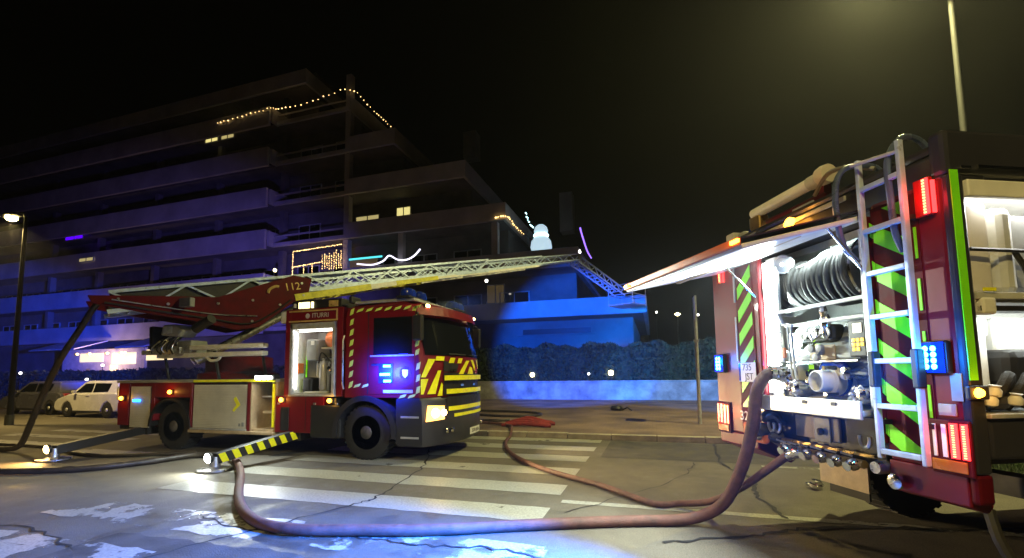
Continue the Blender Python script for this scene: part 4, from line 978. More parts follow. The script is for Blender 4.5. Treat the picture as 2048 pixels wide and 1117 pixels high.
light('bay_light', 'SPOT', (-.03,1.40,2.50), 1500, (.88,1,.95), pt, target=(-4,1.6,.5), size=.06, angle=120, blend=.7)
# hose reel
rc = (.30, 1.13, 2.32)
reel = MB().lathe([(.12,-.45),(.12,.45)], rc, (0,1,0), 20).build('hose_reel', M['grey'], pt, smooth=True)
for i in range(17):
    y = .71+i*.053; rad = .185+.012*math.sin(i*1.7)
    MB().tube([(rc[0]+rad*math.cos(t*math.pi/10), y+.012*math.sin(t*math.pi/10+i), rc[2]+rad*math.sin(t*math.pi/10)) for t in range(20)], .027, 8, closed=True).build('hose_coil', M['rubber'], reel, smooth=True)
for i in range(6):
    y = .76+i*.05; rad = .225
    MB().tube([(rc[0]+rad*math.cos(t*math.pi/10), y+.03*math.sin(t*math.pi/10+i), rc[2]+rad*math.sin(t*math.pi/10)) for t in range(20)], .026, 8, closed=True).build('hose_coil', M['rubber'], reel, smooth=True)
for y, s in ((.655,1),(1.61,-1)): MB().lathe([(.26,0),(.27,.012),(.26,.024),(.12,.03),(.1,.05),(.01,.05)], (rc[0],y,rc[2]), (0,s,0), 28).build('reel_flange', M['chrome'] if s > 0 else M['lgrey'], reel, smooth=True)
box('reel_bar', M['white'], pt, .045, .075, .52, 1.46, 2.06, 2.09, .008); box('reel_bar', M['white'], pt, .07, .09, .6, 1.4, 1.93, 1.955, .006)
MB().tube([(.06,1.46,2.08),(.06,1.40,1.96),(.07,1.3,1.94)], .014, 6).build('reel_bar', M['white'], pt)
MB().tube([(.2,.50,2.50),(.15,1.3,2.46),(.2,1.35,2.46)], .008, 5).build('guide_rod', M['white'], pt)
box('upper_box', M['grey'], pt, .3, .8, .52, 1.1, 2.50, 2.60, .01)
sl = MB().lathe([(.03,-.06),(.08,-.04),(.09,.01),(.085,.02)], (.12,1.42,2.52), (-1,-.5,-.25), 20).build('round_lamp', M['white'], pt, smooth=True)
MB().lathe([(.07,.021),(.01,.03)], (.12,1.42,2.52), (-1,-.5,-.25), 18).build('lens', M['clear'], sl); MB().lathe([(.02,.028),(.005,.034)], (.12,1.42,2.52), (-1,-.5,-.25), 10).build('bulb', G['ledsoft'], sl)
# nozzle and chains hanging in the bay
nz = MB().lathe([(.012,0),(.03,.02),(.025,.08),(.04,.1),(.04,.16),(.02,.2)], (.10,.98,1.80), (.1,.05,1), 12).build('hanging_nozzle', M['chrome'], pt, smooth=True)
MB().tube([(.08,1.0,1.84),(.05,1.06,1.79),(.06,1.1,1.84)], .012, 6).build('trigger', M['chrome'], nz); MB().lathe([(.02,-.05),(.03,0),(.02,.05)], (.1,.99,2.02), (0,0,1), 10).build('coupling', M['chrome'], nz)
for y, z1 in ((1.36,1.30),(1.32,1.36)): MB().tube(smoothpath([(.07,y,1.94),(.06,y-.02,1.75),(.04,y-.06,1.5),(.02,y-.14,z1)],5), .011, 6).build('cable', M['lgrey'], pt, smooth=True)
box('red_tag', M['orange'], pt, .03, .05, 1.36, 1.40, 1.66, 1.75, .008); box('junction_box', M['white'], pt, .05, .12, 1.40, 1.5, 1.62, 1.72, .01)
box('white_cabinet', M['lgrey'], pt, .10, .45, 1.30, 1.52, 1.32, 1.60, .012); box('cabinet_door', M['white'], pt, .085, .099, 1.32, 1.40, 1.36, 1.58, .008)
# pump panel
ORG = Vector((.09,-.19,-.02))
pp = MB().prism([(.30,1.26),(.30,1.60),(.22,1.61),(.22,1.66),(.34,1.90),(.45,1.98),(.55,1.98),(.55,1.26)], 'y', .52, 1.30).build('pump_panel', M['grey'], pt, .015)
gh = box('gauge_housing', M['black'], pp, .20, .33, .74, 1.10, 1.76, 1.90, .03)
for y in (1.03,.92,.80):
    gg = MB().lathe([(.05,0),(.054,.012),(.05,.02),(.046,.02)], (.20,y,1.832), (-1,0,0), 22).build('gauge', M['chrome'], pp, smooth=True)
    # dial and needle belong to the gauge bezel's plane
    MB().lathe([(.046,.015),(.01,.016)], (.20,y,1.832), (-1,0,0), 20).build('gauge_dial', M['dial'], pp); MB().bar((.182,y,1.832),(.182,y-.025,1.855),.006,.004,(1,0,0)).build('gauge_needle', M['ink'], pp)
lp = box('left_panel', M['lgrey'], pp, .24, .30, 1.10, 1.27, 1.66, 1.86, .012)
box('screen', G['screen'], pp, .233, .239, 1.20, 1.26, 1.77, 1.84); box('screen', M['white'], pp, .233, .239, 1.12, 1.18, 1.77, 1.84)
for i in range(3):
    for j in range(2): box('button', M['white'] if j else M['dial'], pp, .23, .239, 1.12+i*.05, 1.15+i*.05, 1.68+j*.035, 1.70+j*.035)
box('red_switch', M['redlens'], pp, .225, .239, 1.11, 1.13, 1.81, 1.85)
ORG = Vector((.09,-.06,-.02))
kp = box('keypad_panel', M['black'], pp, .16, .26, .535, .685, 1.62, 1.90, .012)
box('screen', G['screen'], pp, .153, .159, .565, .635, 1.80, 1.87)
for i in range(3):
    for j in range(3):
        if not (i == 0 and j == 0): box('key', G['keys'], pp, .153, .159, .552+i*.036, .580+i*.036, 1.665+j*.034, 1.692+j*.034, .003)
ORG = Vector((.09,-.19,-.02))
box('hand_plate', M['tan'], pp, .212, .222, .74, 1.0, 1.61, 1.73, .004)
hw = MB().lathe([(.03,0),(.035,.03),(.02,.05)], (.21,.86,1.68), (-1,0,0), 12)
for k in range(3):
    a = 2*math.pi*k/3+.5; hw.lathe([(.01,-.02),(.032,-.015),(.032,.015),(.01,.02)], (.15,.86+.05*math.cos(a),1.68+.05*math.sin(a)), (-1,0,0), 10)
hw.build('hand_wheel', M['grey'], pp, smooth=True)
for y, z, w in ((.985,1.715,.03),(.90,1.725,.025),(1.09,1.555,.028),(.70,1.50,.045)): box('indicator_label', G['labelg'], pp, .205 if z > 1.6 else .293, .211 if z > 1.6 else .299, y-w, y+w, z-.018, z+.018)
box('panel_edge', M['alu'], pp, .20, .225, .53, 1.1, 1.592, 1.605)
for y, z in ((1.16,1.50),(.60,1.50),(1.20,1.40)): MB().lathe([(.06,0),(.06,.03),(.035,.06),(.03,.10),(.05,.12),(.05,.15),(.01,.16)], (.30,y,z), (-1,0,0), 16).build('outlet_cap', M['chrome'], pp, smooth=True)
ORG = Vector((0,-.04,0))
oc = MB().lathe([(.10,-.30),(.10,-.2),(.12,-.19),(.12,-.1),(.105,-.09),(.115,-.06),(.115,.02),(.09,.03),(.085,.12),(.075,.125),(.07,.06),(.01,.05)], (.10,.93,1.46), (-1,.1,0), 24).build('main_outlet', M['white'], pt, smooth=True)
for k in range(3): a = k*2.09; MB().bar((.10,.93+.12*math.cos(a),1.46+.12*math.sin(a)),(.0,.94+.12*math.cos(a),1.46+.12*math.sin(a)),.03,.03).build('lug', M['chrome'], oc)
MB().lathe([(.16,0),(.16,.02),(.14,.03),(.12,.03)], (.17,.95,1.49), (-1,0,0), 26).build('outlet_ring', M['bluelens'], pp)
def outlet(y, z, ln=.30):
    o = MB().lathe([(.055,-ln),(.055,-.06),(.068,-.05),(.07,.02),(.06,.03),(.05,.05),(.02,.055),(.01,.02)], (.03,y,z), (-1,.25,0), 20).build('side_outlet', M['chrome'], pt, smooth=True)
    for k in range(5): a = k*1.257; MB().lathe([(.012,0),(.014,.02),(.008,.03)], (-.0,y+.045*math.cos(a),z+.045*math.sin(a)), (-1,.25,0), 8).build('lug', M['white'], o)
ORG = Vector((0,0,0))
outlet(1.24, 1.40); outlet(.62, 1.37)
outlet(1.46, 1.52, .2)
MB().tube(smoothpath([(.25,.85,1.34),(.1,.78,1.30),(.05,.70,1.33),(.2,.66,1.36)],5), .035, 8).build('bypass_pipe', M['grey'], pt, smooth=True)
box('bay_box', M['navy'], pt, .45, .85, .55, .95, 1.99, 2.2, .03)
MB().tube(smoothpath([(.3,.6,2.0),(.2,.56,2.04),(.15,.60,1.98)],5), .02, 6).build('short_hose', M['rubber'], pt, smooth=True)
# tailgate flap held out over the bay
def slabq(c, t, name, m, parent, bevel=0):
    c = [Vector(v) for v in c]; n = (c[1]-c[0]).cross(c[2]-c[0]).normalized()*t
    return MB().add(c+[v+n for v in c], [(0,1,2,3),(7,6,5,4),(0,4,5,1),(1,5,6,2),(2,6,7,3),(3,7,4,0)]).build(name, m, parent, bevel)
tg = slabq([(-.01,.45,2.64),(-1.0,.40,2.39),(-1.06,2.26,2.43),(-.01,2.26,2.64)], .035, 'tailgate', M['white'], pt, .008)
slabq([(-.02,.46,2.684),(-1.0,.41,2.432),(-1.05,2.25,2.472),(-.02,2.25,2.684)], .01, 'tailgate_skin', M['navy'], tg)
MB().bar((-1.015,.40,2.405),(-1.07,2.26,2.445),.03,.06).build('tailgate_edge', M['orange'], tg, .01)
MB().bar((-.2,.5,2.575),(-.9,.48,2.395),.04,.03).build('tailgate_rib', M['alu'], tg); MB().bar((-.2,1.6,2.575),(-.95,1.62,2.40),.04,.03).build('tailgate_rib', M['alu'], tg); MB().bar((-.5,.5,2.495),(-.5,2.2,2.50),.05,.03).build('tailgate_rib', M['tan'], tg)
for y, x in ((2.15,-1.09),(.42,-1.03)):
    MB().bar((x-.01,y-.04,2.44 if y > 1 else 2.405),(x-.01,y+.04,2.44 if y > 1 else 2.405),.018,.022).build('amber_marker', G['amber'], tg)
    light('amber_light', 'POINT', (x-.1,y,2.46), .8, (1,.42,.06), pt, size=.02)
MB().cyl((-.30,.47,2.545),(-.03,.46,2.22),.011,8).build('gas_strut', M['chrome'], pt); MB().cyl((-.30,1.66,2.545),(-.02,1.64,2.25),.011,8).build('gas_strut', M['chrome'], pt)
am = MB().lathe([(.05,0),(.045,.03),(.01,.05)], (-.03,1.12,2.80), (-1,0,.3), 14).build('roof_marker', G['amber'], pt, smooth=True)
light('amber_light', 'POINT', (-.14,1.12,2.83), 1.5, (1,.40,.05), pt, size=.03)
box('red_strip', M['redlens'], pt, -.012, 0, .9, 1.1, 2.69, 2.73)
# roof gear
bx_ = MB().cyl((.3,2.02,3.21),(.3,1.25,3.22),.055,16).build('suction_pipe', M['white'], pt, smooth=True)
MB().cyl((.3,1.25,3.22),(.3,1.13,3.22),.062,16).build('pipe_collar', M['lgrey'], bx_, smooth=True); MB().lathe([(.01,0),(.08,.01),(.085,.05),(.08,.10),(.01,.11)], (.3,1.14,3.23), (0,-1,.0), 18).build('pipe_cap', M['awning'], bx_, smooth=True)
rf = box('roof_frame', M['red'], pt, .34, .42, 1.14, 1.96, 2.93, 3.12, .02)
MB().box(.325,.339,1.26,1.52,2.99,3.08).build('frame_window', M['alu'], rf, .01); MB().box(.325,.339,1.72,1.84,2.97,3.06).build('frame_window', M['alu'], rf, .01)
box('frame_post', M['red'], rf, .33, .40, 1.14, 1.20, 3.1, 3.22); box('frame_post', M['brass'], pt, .26, .38, 1.9, 2.06, 3.0, 3.18, .02); box('pipe_bracket', M['brass'], pt, .26, .45, 1.78, 1.98, 2.93, 3.02, .02)
box('roof_box', M['lgrey'], pt, .22, .5, 2.28, 2.42, 2.93, 3.10, .02); box('roof_box', M['grey'], pt, .25, .6, 2.14, 2.27, 2.93, 3.08, .04)
MB().lathe([(.07,0),(.08,.05),(.05,.12),(.02,.16)], (.32,2.05,2.95), (0,0,1), 14).build('rooftop_cap', M['bluelens'], pt, smooth=True); box('roof_tray', M['white'], pt, .25, .5, 1.95, 2.13, 2.932, 2.96, .01)
MB().tube(smoothpath([(.2,1.1,3.05),(.1,.85,3.12),(.05,.6,3.06),(.1,.45,2.98)],5), .018, 6).build('roof_cable', M['grey'], pt, smooth=True)
# climbing ladder on the rear with hoop handrails
ld = empty('climbing_ladder', (0,0,0)); ld.parent = pt
XL_ = -.09
ORG = Vector((0,.08,0))
for y in (.475,.185): box('rail', M['ladderalu'], ld, XL_-.02, XL_+.02, y-.014, y+.014, .965, 3.0, .006)
for i in range(7): box('rung', M['ladderalu'], ld, XL_-.022, XL_+.014, .199, .461, .995+i*.295, 1.03+i*.295, .006)
for z in (1.55,): 
    for y in (.475,.185): box('latch', M['black'], ld, XL_-.03, XL_+.03, y-.022, y+.022, z-.12, z+.12, .01)
MB().tube(smoothpath([(-.07,.555,2.30),(-.17,.555,2.41),(-.21,.555,2.62),(-.20,.555,2.85),(-.13,.555,2.97),(0,.555,3.01),(.14,.555,3.0),(.24,.555,2.9)],4), .02, 8).build('handrail', M['blueblack'], ld, smooth=True)
MB().tube(smoothpath([(-.03,.265,2.30),(-.08,.265,2.43),(-.09,.265,2.65),(-.09,.265,2.90),(.02,.265,3.06),(.15,.265,3.06),(.24,.265,2.98)],4), .02, 8).build('handrail', M['blueblack'], ld, smooth=True)
MB().cyl((-.15,.475,2.96),(-.09,.185,2.93),.013,8).build('handrail_cross', M['alu'], ld)
for y in (.47,.19):
    for z in (1.2,2.5): box('stand_off', M['black'], ld, XL_+.02, .0, y-.012, y+.012, z-.015, z+.015)
ORG = Vector((0,0,0))
# chevron boards
def chev(name, y0, y1, z, dz, h, zmin, zmax, m, x=-.006):
    # stripe from (y0,z) to (y1,z+dz), clipped to the board
    poly = [(y0,z),(y1,z+dz),(y1,z+dz+h),(y0,z+h)]
    def clip(P, zc, keep_above):
        out = []
        for i in range(len(P)):
            a, b = P[i], P[(i+1) % len(P)]; ia = (a[1] >= zc) == keep_above or a[1] == zc; ib = (b[1] >= zc) == keep_above or b[1] == zc
            if ia: out.append(a)
            if ia != ib: t = (zc-a[1])/(b[1]-a[1]); out.append((a[0]+(b[0]-a[0])*t, zc))
        return out
    P = clip(clip(poly, zmin, True), zmax, False) if zmin is not None else poly
    if len(P) >= 3: MB().prism(P, 'x', x-.004, x).build(name, m, pt)
box('chevron_board', M['reddark'], pt, -.006, 0, .10, .415, 1.0, 2.66)
for i in range(7): chev('chevron', .16, .40, .90+i*.27, .17, .125, 1.02, 2.64, M['lime'])
for i in range(6): MB().prism([(.405,1.1+i*.27),(.425,1.12+i*.27),(.425,1.22+i*.27),(.405,1.20+i*.27)], 'x', -.012, -.007).build('chevron', M['lime'], pt)
for i in range(4): MB().box(-.012,-.001,.115,.13,1.25+i*.33,1.45+i*.33).build('edge_reflector', M['lime'], pt)
box('chevron_board', M['reddark'], pt, -.006, 0, 1.70, 1.96, .98, 2.64)
for i in range(7): chev('chevron', 1.72, 1.93, 1.16+i*.235-.1, -.20, .12, 1.19, 2.60, M['lime'])
box('board_edge', M['lgrey'], pt, -.014, -.002, 1.962, 1.985, 1.65, 2.1); box('board_edge', M['lgrey'], pt, -.014, -.002, 1.962, 1.985, 2.25, 2.6)
# number plate and lettering on the far rear panel
npl = box('number_plate', M['white'], pt, -.018, -.010, 1.70, 1.96, 1.44, 1.63, .006); box('plate_band', M['bluelens'], npl, -.0195, -.0181, 1.93, 1.955, 1.45, 1.62)
text('plate_lettering', '735', .095, M['ink'], npl, (-.019,1.83,1.58), (R(90),0,R(-90)), .001); text('plate_lettering', 'JST', .095, M['ink'], npl, (-.019,1.80,1.49), (R(90),0,R(-90)), .001)
text('unit_lettering', '32-', .13, M['text'], pt, (-.010,1.90,1.10), (R(90),0,R(-90)), .002)
# lamps: red upper, blue strobes, tail clusters
def led_bar(y, z0, z1, w, n=12):
    hs_ = box('lamp_housing', M['redlens'], pt, -.03, 0, y-w, y+w, z0, z1, .008)
    box('lamp_strip', G['red'], hs_, -.037, -.0305, y-w*.9, y-w*.2, z0+.01, z1-.01)
    for i in range(n):
        z = z0+.02+(z1-z0-.04)*i/(n-1); box('led', G['redhot'], hs_, -.0435, -.0372, y-w*.55, y-w*.3, z-.005, z+.005)
    box('lamp_strip', G['red'], hs_, -.025, -.005, y-w-.012, y-w-.001, z0+.01, z1-.03)
led_bar(.045, 2.48, 2.72, .05); led_bar(2.2, 2.49, 2.70, .05)
light('red_light', 'POINT', (-.14,.03,2.6), 1.5, (1,.02,.03), pt, size=.05)
def strobe(y, z, rows=4):
    h = box('strobe_housing', M['black'], pt, -.045, 0, y-.085, y+.085, z-.10, z+.10, .015)
    box('strobe_lens', M['bluelens'], h, -.052, -.0455, y-.075, y+.075, z-.09, z+.09)
    for i in range(rows):
        for j in range(2): MB().lathe([(.017,0),(.012,.006),(.002,.008)], (-.0525,y+.02-j*.045+.01,z-.054+i*.036), (-1,0,0), 10).build('led', G['blue'], h)
strobe(.06, 1.615); strobe(2.25, 1.63)
light('strobe_light', 'SPOT', (-.16,.06,1.615), 26000, (.0,.14,1), pt, target=(-2.9,1.15,.0), size=.08, angle=56, blend=.9)
light('strobe_light', 'POINT', (-.26,.02,1.62), 26, (.01,.20,1), pt, size=.06)
added_beacon = box('beacon', M['black'], pt, 6.3, 6.7, 2.0, 2.36, 2.80, 2.86, .01); MB().lathe([(.15,0),(.16,.08),(.12,.16),(.01,.2)], (6.5,2.2,2.86), (0,0,1), 16).build('dome', G['blue2'], added_beacon, smooth=True)  # beacon added on the unseen cab to turn the low wall blue
light('beacon_and_added_light', 'SPOT', (6.5,2.5,2.95), 27000, (.0,.24,1), pt, target=(9.0,18.9,1.2), size=.1, angle=32, blend=.6)  # added beam, set this far forward so it clears the sign post
light('strobe_light', 'POINT', (-.2,2.3,1.65), 16, (.0,.20,1), pt, size=.08)
def tail(y0, y1, z0, s):
    h = box('tail_lamp', M['reddark'], pt, -.02, 0, y0, y1, z0, z0+.32, .012); w = (y1-y0)
    ed = y0 if s < 0 else y1
    for i, (f0, f1, mm) in enumerate(((.05,.20,'red'),(.28,.46,'red'))):
        a, b = (y0+w*f0, y0+w*f1) if s < 0 else (y1-w*f1, y1-w*f0)
        box('lamp_strip', G[mm], h, -.028, -.0205, a, b, z0+.10, z0+.30)
        for k in range(14): box('led', G['redhot'], h, -.034, -.0285, (a+b)/2-.006, (a+b)/2+.006, z0+.108+k*.0135, z0+.115+k*.0135)
    for f0, f1 in ((.55,.66),(.80,.88)):
        a, b = (y0+w*f0, y0+w*f1) if s < 0 else (y1-w*f1, y1-w*f0)
        box('white_strip', M['white'] if s < 0 else G['redhot'], h, -.026, -.0205, a, b, z0+.10, z0+.29)
    box('amber_reflector', M['amberpl'], h, -.027, -.0205, y0+w*.12, y1-w*.05, z0+.02, z0+.085, .004)
tail(-.09, .14, .93, -1); tail(2.14, 2.36, .90, 1)
light('tail_light', 'POINT', (-.12,-.06,1.15), 1.5, (1,.03,.02), pt, size=.04); light('tail_light', 'POINT', (-.12,2.3,1.1), 3, (1,.05,.02), pt, size=.04)
box('tan_plate', M['tan'], pt, -.012, -.001, -.02, .08, 1.27, 1.34, .006); box('brown_strip', M['tan'], pt, -.008, -.001, -.06, .0, 1.36, 1.52)
box('red_bumper_block', M['orange'], pt, -.02, .04, 1.62, 1.95, .86, 1.05, .03)
# side: lime stripe, amber marker, open locker
ORG = Vector((.165,0,0))
box('lime_stripe', M['lime'], pt, .17, .225, Y0-.006, Y0-.001, 1.48, 2.72)
sm = box('side_marker', M['black'], pt, .13, .26, Y0-.03, Y0-.001, 1.37, 1.45, .01); MB().lathe([(.03,0),(.02,.02),(.005,.03)], (.18,Y0-.031,1.41), (0,-1,0), 10).build('lens', G['amber'], sm)
light('amber_light', 'POINT', (.18,Y0-.12,1.42), 1, (1,.42,.06), pt, size=.02)
box('locker_back', M['white'], pt, .27, 1.62, .38, .40, 1.26, 2.66); box('locker_floor', M['alu'], pt, .265, 1.62, Y0-.02, .38, 1.262, 1.29, .006); box('locker_side', M['lgrey'], pt, .27, .285, Y0+.05, .38, 1.29, 2.66)
box('locker_top', M['white'], pt, .27, 1.62, Y0+.02, .38, 2.64, 2.664); box('locker_light', G['ledsoft'], pt, .32, 1.55, Y0+.035, Y0+.06, 2.61, 2.638)
box('locker_lip', M['white'], pt, .275, 1.62, Y0-.015, Y0+.02, 2.56, 2.664, .008)
light('locker_lamp', 'AREA', (.95,Y0+.06,2.59), 20, (1,.98,.90), pt, target=(.95,.45,1.8), size=1.1, sy=.08)
box('locker_shelf', M['alu'], pt, .285, 1.62, Y0+.02, .37, 1.93, 1.965, .006); box('shelf_rail', M['lgrey'], pt, .285, 1.62, Y0+.0, Y0+.02, 1.95, 1.99, .004); box('shelf_lip', M['black'], pt, .30, 1.62, Y0+.0, Y0+.02, 1.88, 1.91)
box('white_pack', M['awning'], pt, .30, .50, Y0+.06, .3, 1.98, 2.56, .03); box('white_pack', M['lgrey'], pt, .52, .66, Y0+.04, .3, 1.98, 2.53, .05); box('grey_case', M['grey'], pt, .60, 1.05, Y0+.08, .32, 2.0, 2.50, .04); box('grey_case', M['lgrey'], pt, 1.1, 1.5, Y0+.08, .32, 2.0, 2.4, .04)
MB().tube([(.29,Y0+.02,2.25),(.7,Y0+.0,2.24),(1.5,Y0+.02,2.25)], .012, 6).build('strap', M['black'], pt); MB().tube(smoothpath([(.60,Y0+.02,2.24),(.64,Y0-.0,2.12),(.70,Y0+.03,2.02)],5), .014, 6).build('strap', M['black'], pt)
light('locker_lamp', 'AREA', (.95,Y0+.05,1.875), 10, (.95,1,.92), pt, target=(.95,.3,1.3), size=1.1, sy=.05)  # under-shelf lamp is assumed, added to light the lower boxes
box('clamp', M['white'], pt, .30, .40, Y0-.01, Y0+.06, 1.86, 1.96, .015); box('yellow_tag', M['yellow'], pt, .32, .40, Y0-.012, Y0-.001, 1.995, 2.015)
for x0, x1, z0, z1, m_ in ((.36,.54,1.42,1.80,'white'),(.42,.56,1.74,1.86,'awning'),(.6,.9,1.55,1.86,'lgrey'),(.95,1.4,1.4,1.85,'grey')): box('stowed_box', M[m_], pt, x0, x1, Y0+.16, .34, z0, z1, .02)
for i in range(7):
    x = .38+i*.14; MB().tube(smoothpath([(x,Y0+.1,1.31),(x+.05,Y0+.03,1.44),(x+.13,Y0+.05,1.50),(x+.16,Y0+.1,1.36)],5), .03, 8).build('black_hose', M['rubber'], pt, smooth=True)
box('breathing_set', M['black'], pt, .55, .8, Y0+.06, .2, 1.42, 1.66, .05); box('breathing_set', M['navy'], pt, .36, .52, Y0+.04, .18, 1.30, 1.42, .04)
for x, z in ((.33,1.33),(.36,1.38),(.5,1.33)): MB().lathe([(.02,0),(.035,.01),(.035,.04),(.02,.06),(.03,.07)], (x,Y0+.03,z), (0,-.2,1), 10).build('fitting', M['white'], pt, smooth=True)
ORG = Vector((0,0,0))
# underside gear: manifold of valves, shackles, crossmember
box('crossmember', M['chassis'], pt, .08, .28, .45, 1.74, .99, 1.19, .02); box('dark_plate', M['black'], pt, .06, .10, .5, 1.74, .88, 1.19)
box('tan_plate', M['tan'], pt, .035, .059, .85, 1.30, .99, 1.17, .01); box('hitch_plate', M['grey'], pt, .02, .034, .92, 1.08, .98, 1.17, .006); MB().lathe([(.025,0),(.03,.02),(.01,.03)], (.019,1.0,1.06), (-1,0,0), 12).build('hitch_pin', M['black'], pt)
man = MB().cyl((-.02,.60,.88),(-.02,1.36,.88),.03,12).build('valve_manifold', M['brass'], pt, smooth=True)
for i, y in enumerate((.66,.80,.94,1.08,1.20,1.32)):
    MB().lathe([(.03,0),(.045,.01),(.045,.04),(.03,.06),(.035,.08)], (-.03,y,.88), (-1,0,-.3), 12).build('valve', M['chrome'], man, smooth=True); MB().bar((-.05,y,.93),(-.10,y+.05,.95),.02,.012).build('lever', M['steel'], man)
for y in (.58,1.45,1.52):
    MB().tube([(-.02,y+.04*math.cos(t),1.06+.06*math.sin(t)) for t in [R(a) for a in range(-200,21,20)]], .014, 6).build('shackle', M['steel'], pt, smooth=True)
box('bar_yellow', M['brass'], pt, .01, .05, .55, 1.5, .93, .95); MB().lathe([(.04,-.12),(.045,0),(.04,.02)], (-.02,.50,.88), (-1,0,0), 14).build('pipe_stub', M['steel'], pt, smooth=True); MB().lathe([(.035,0),(.05,.005),(.05,.03),(.035,.035)], (-.02,.36,.82), (-1,0,0), 16).build('tow_ring', M['chrome'], pt, smooth=True)
for y, z, r_ in ((1.66,1.0,.06),(1.60,1.12,.05),(1.70,.93,.04),(1.5,.95,.05)): MB().lathe([(.01,-.08),(r_,-.06),(r_,.02),(r_*.5,.05),(.01,.05)], (-.01,y,z), (-1,.2,0), 14).build('pump_fitting', M['chassis'] if r_ > .045 else M['chrome'], pt, smooth=True)
MB().tube(smoothpath([(.05,1.7,1.12),(-.02,1.62,1.1),(.0,1.5,1.14),(.05,1.45,1.06)],5), .03, 8).build('black_pipe', M['black'], pt, smooth=True)
MB().tube(smoothpath([(.30,.1,.70),(.28,.05,.55),(.30,.0,.42)],4), .03, 8).build('exhaust_stub', M['chassis'], pt, smooth=True)

# ------------------------------------------------------------------ hoses on the ground
def hose(name, label, pts, r, m, cat='hose', n=12, ends=None, group=None):
    global ORG
    P = smoothpath(pts, 10); ORG = Vector(pts[0])
    o = MB().tube(P, r, n).build(name, m, None, smooth=True); o.location = ORG
    if ends:
        for e in ends:
            a, b = (P[0], P[2]) if e == 0 else (P[-1], P[-3]); d = (b-a).normalized()
            MB().lathe([(r*.9,-.05),(r*1.35,-.04),(r*1.4,.02),(r*1.2,.03),(r*1.25,.10),(r*1.0,.11)], a, tuple(d), 16).build('coupling', M['chrome'], o, smooth=True)
    ORG = Vector((0,0,0)); return tag(o, label, cat, group)
w = W2
hose('suction_hose', 'thick reddish hose looping from the lit pump bay across the crossing',
     [w(.06,1.46,1.52), w(-.06,1.49,1.51), w(-.14,1.53,1.36), w(-.16,1.60,1.02), w(-.19,1.74,.64), w(-.25,1.95,.27), (.40,5.05,.10), (.12,4.98,.056), (-.28,4.86,.053), (-.85,4.64,.053), (-1.49,4.36,.053), (-2.15,4.05,.062), (-2.85,3.85,.062), (-3.42,3.72,.062), (-3.95,3.80,.062),
      (-4.55,4.15,.062), (-5.21,4.70,.062), (-6.05,5.48,.062), (-6.85,6.15,.062), (-7.4,6.55,.062)], .056, M['hose'], ends=(0,-1))
hose('dark_hose', 'dark wet hose curving over the road between the two stabiliser lamps', [(-7.43,6.57,.058), (-7.75,6.74,.056), (-8.2,6.78,.056), (-8.55,6.55,.056), (-8.7,5.95,.056), (-9.0,5.40,.056), (-9.5,5.0,.056), (-10.2,4.72,.056), (-11.5,4.4,.056)], .054, M['hosedark'])
hose('dark_hose', 'thin dark hose lying along the ladder truck from its rear stabiliser', [(-8.9,7.0,.04), (-9.6,6.55,.04), (-10.4,6.25,.04), (-11.3,6.3,.04), (-12.2,6.55,.04), (-13.4,6.75,.04), (-15.0,6.7,.04)], .036, M['hosedark'])
hose('supply_hose', 'thinner reddish hose running from the kerb to the pumper valves',
     [w(-.06,1.17,.87), w(-.08,1.28,.82), w(-.10,1.48,.68), w(-.10,1.92,.40), w(-.14,2.42,.14), w(-.35,2.72,.048), (.0,5.56,.046), (-.2,5.70,.046), (-.75,6.29,.046), (-1.59,6.98,.046), (-2.32,7.82,.046), (-2.85,8.75,.046), (-3.2,9.7,.046), (-3.34,10.45,.06), (-3.45,10.9,.17), (-3.7,11.6,.17), (-4.3,12.1,.17), (-5.2,12.3,.17)], .036, M['hose'], ends=(0,))
hose('dark_hose', 'dark hose hanging from the ladder base down to the road', [(-10.72,6.2,3.12), (-10.86,6.13,2.85), (-11.02,6.08,2.55), (-11.42,6.0,1.93), (-11.98,6.05,1.2), (-12.4,6.1,.6), (-12.85,6.18,.16), (-13.4,6.2,.06), (-14.2,6.3,.06), (-15.2,6.2,.06)], .055, M['hosedark'])
hose('dark_hose', 'dark hose snaking over the pavement beyond the truck front, largest loop', [(-7.5,16.0,.16), (-6.0,16.2,.16), (-4.9,16.0,.16), (-4.0,15.6,.16), (-3.7,14.9,.16), (-4.1,14.3,.16), (-5.2,14.4,.16), (-6.4,14.9,.16), (-7.5,15.0,.16)], .045, M['hosedark'])
hose('dark_hose', 'short dark hose lying straight on the pavement by the bumper', [(-5.9,13.2,.16), (-5.1,12.9,.16), (-4.6,12.9,.16), (-4.2,13.1,.16)], .045, M['hosedark'])
ORG = Vector((-3.4,12.25,.12)); fh = empty('folded_hose', ORG); tag(fh, 'flat red hose folded in a pile on the pavement edge', 'hose')
for i in range(6):
    MB().tube(smoothpath([(-4.0+.1*(i%2),11.8+i*.17,.16), (-3.5,11.84+i*.17,.20+.04*(i%3)), (-3.0,11.8+i*.17,.19), (-2.65-.08*(i%3),11.84+i*.17,.16)],5), .05, 8).build('fold', M['hosered'], fh, smooth=True)
ORG = Vector((-1.3,17.5,.12)); bgo = empty('black_bag', ORG); tag(bgo, 'small black bag left on the empty pavement', 'bag')
MB().lathe([(.02,0),(.20,.02),(.24,.09),(.18,.17),(.03,.2)], (-1.4,17.5,.12), (0,0,1), 12).build('bag_body', M['black'], bgo, smooth=True); MB().tube([(-1.2,17.45,.15),(-1.0,17.4,.25),(-.85,17.45,.14)], .03, 6).build('strap', M['black'], bgo, smooth=True)
ORG = Vector((1.95,6.98,.0)); cp = empty('hose_coupling', ORG); tag(cp, 'shiny metal hose coupling lying on the road behind the pumper', 'coupling')
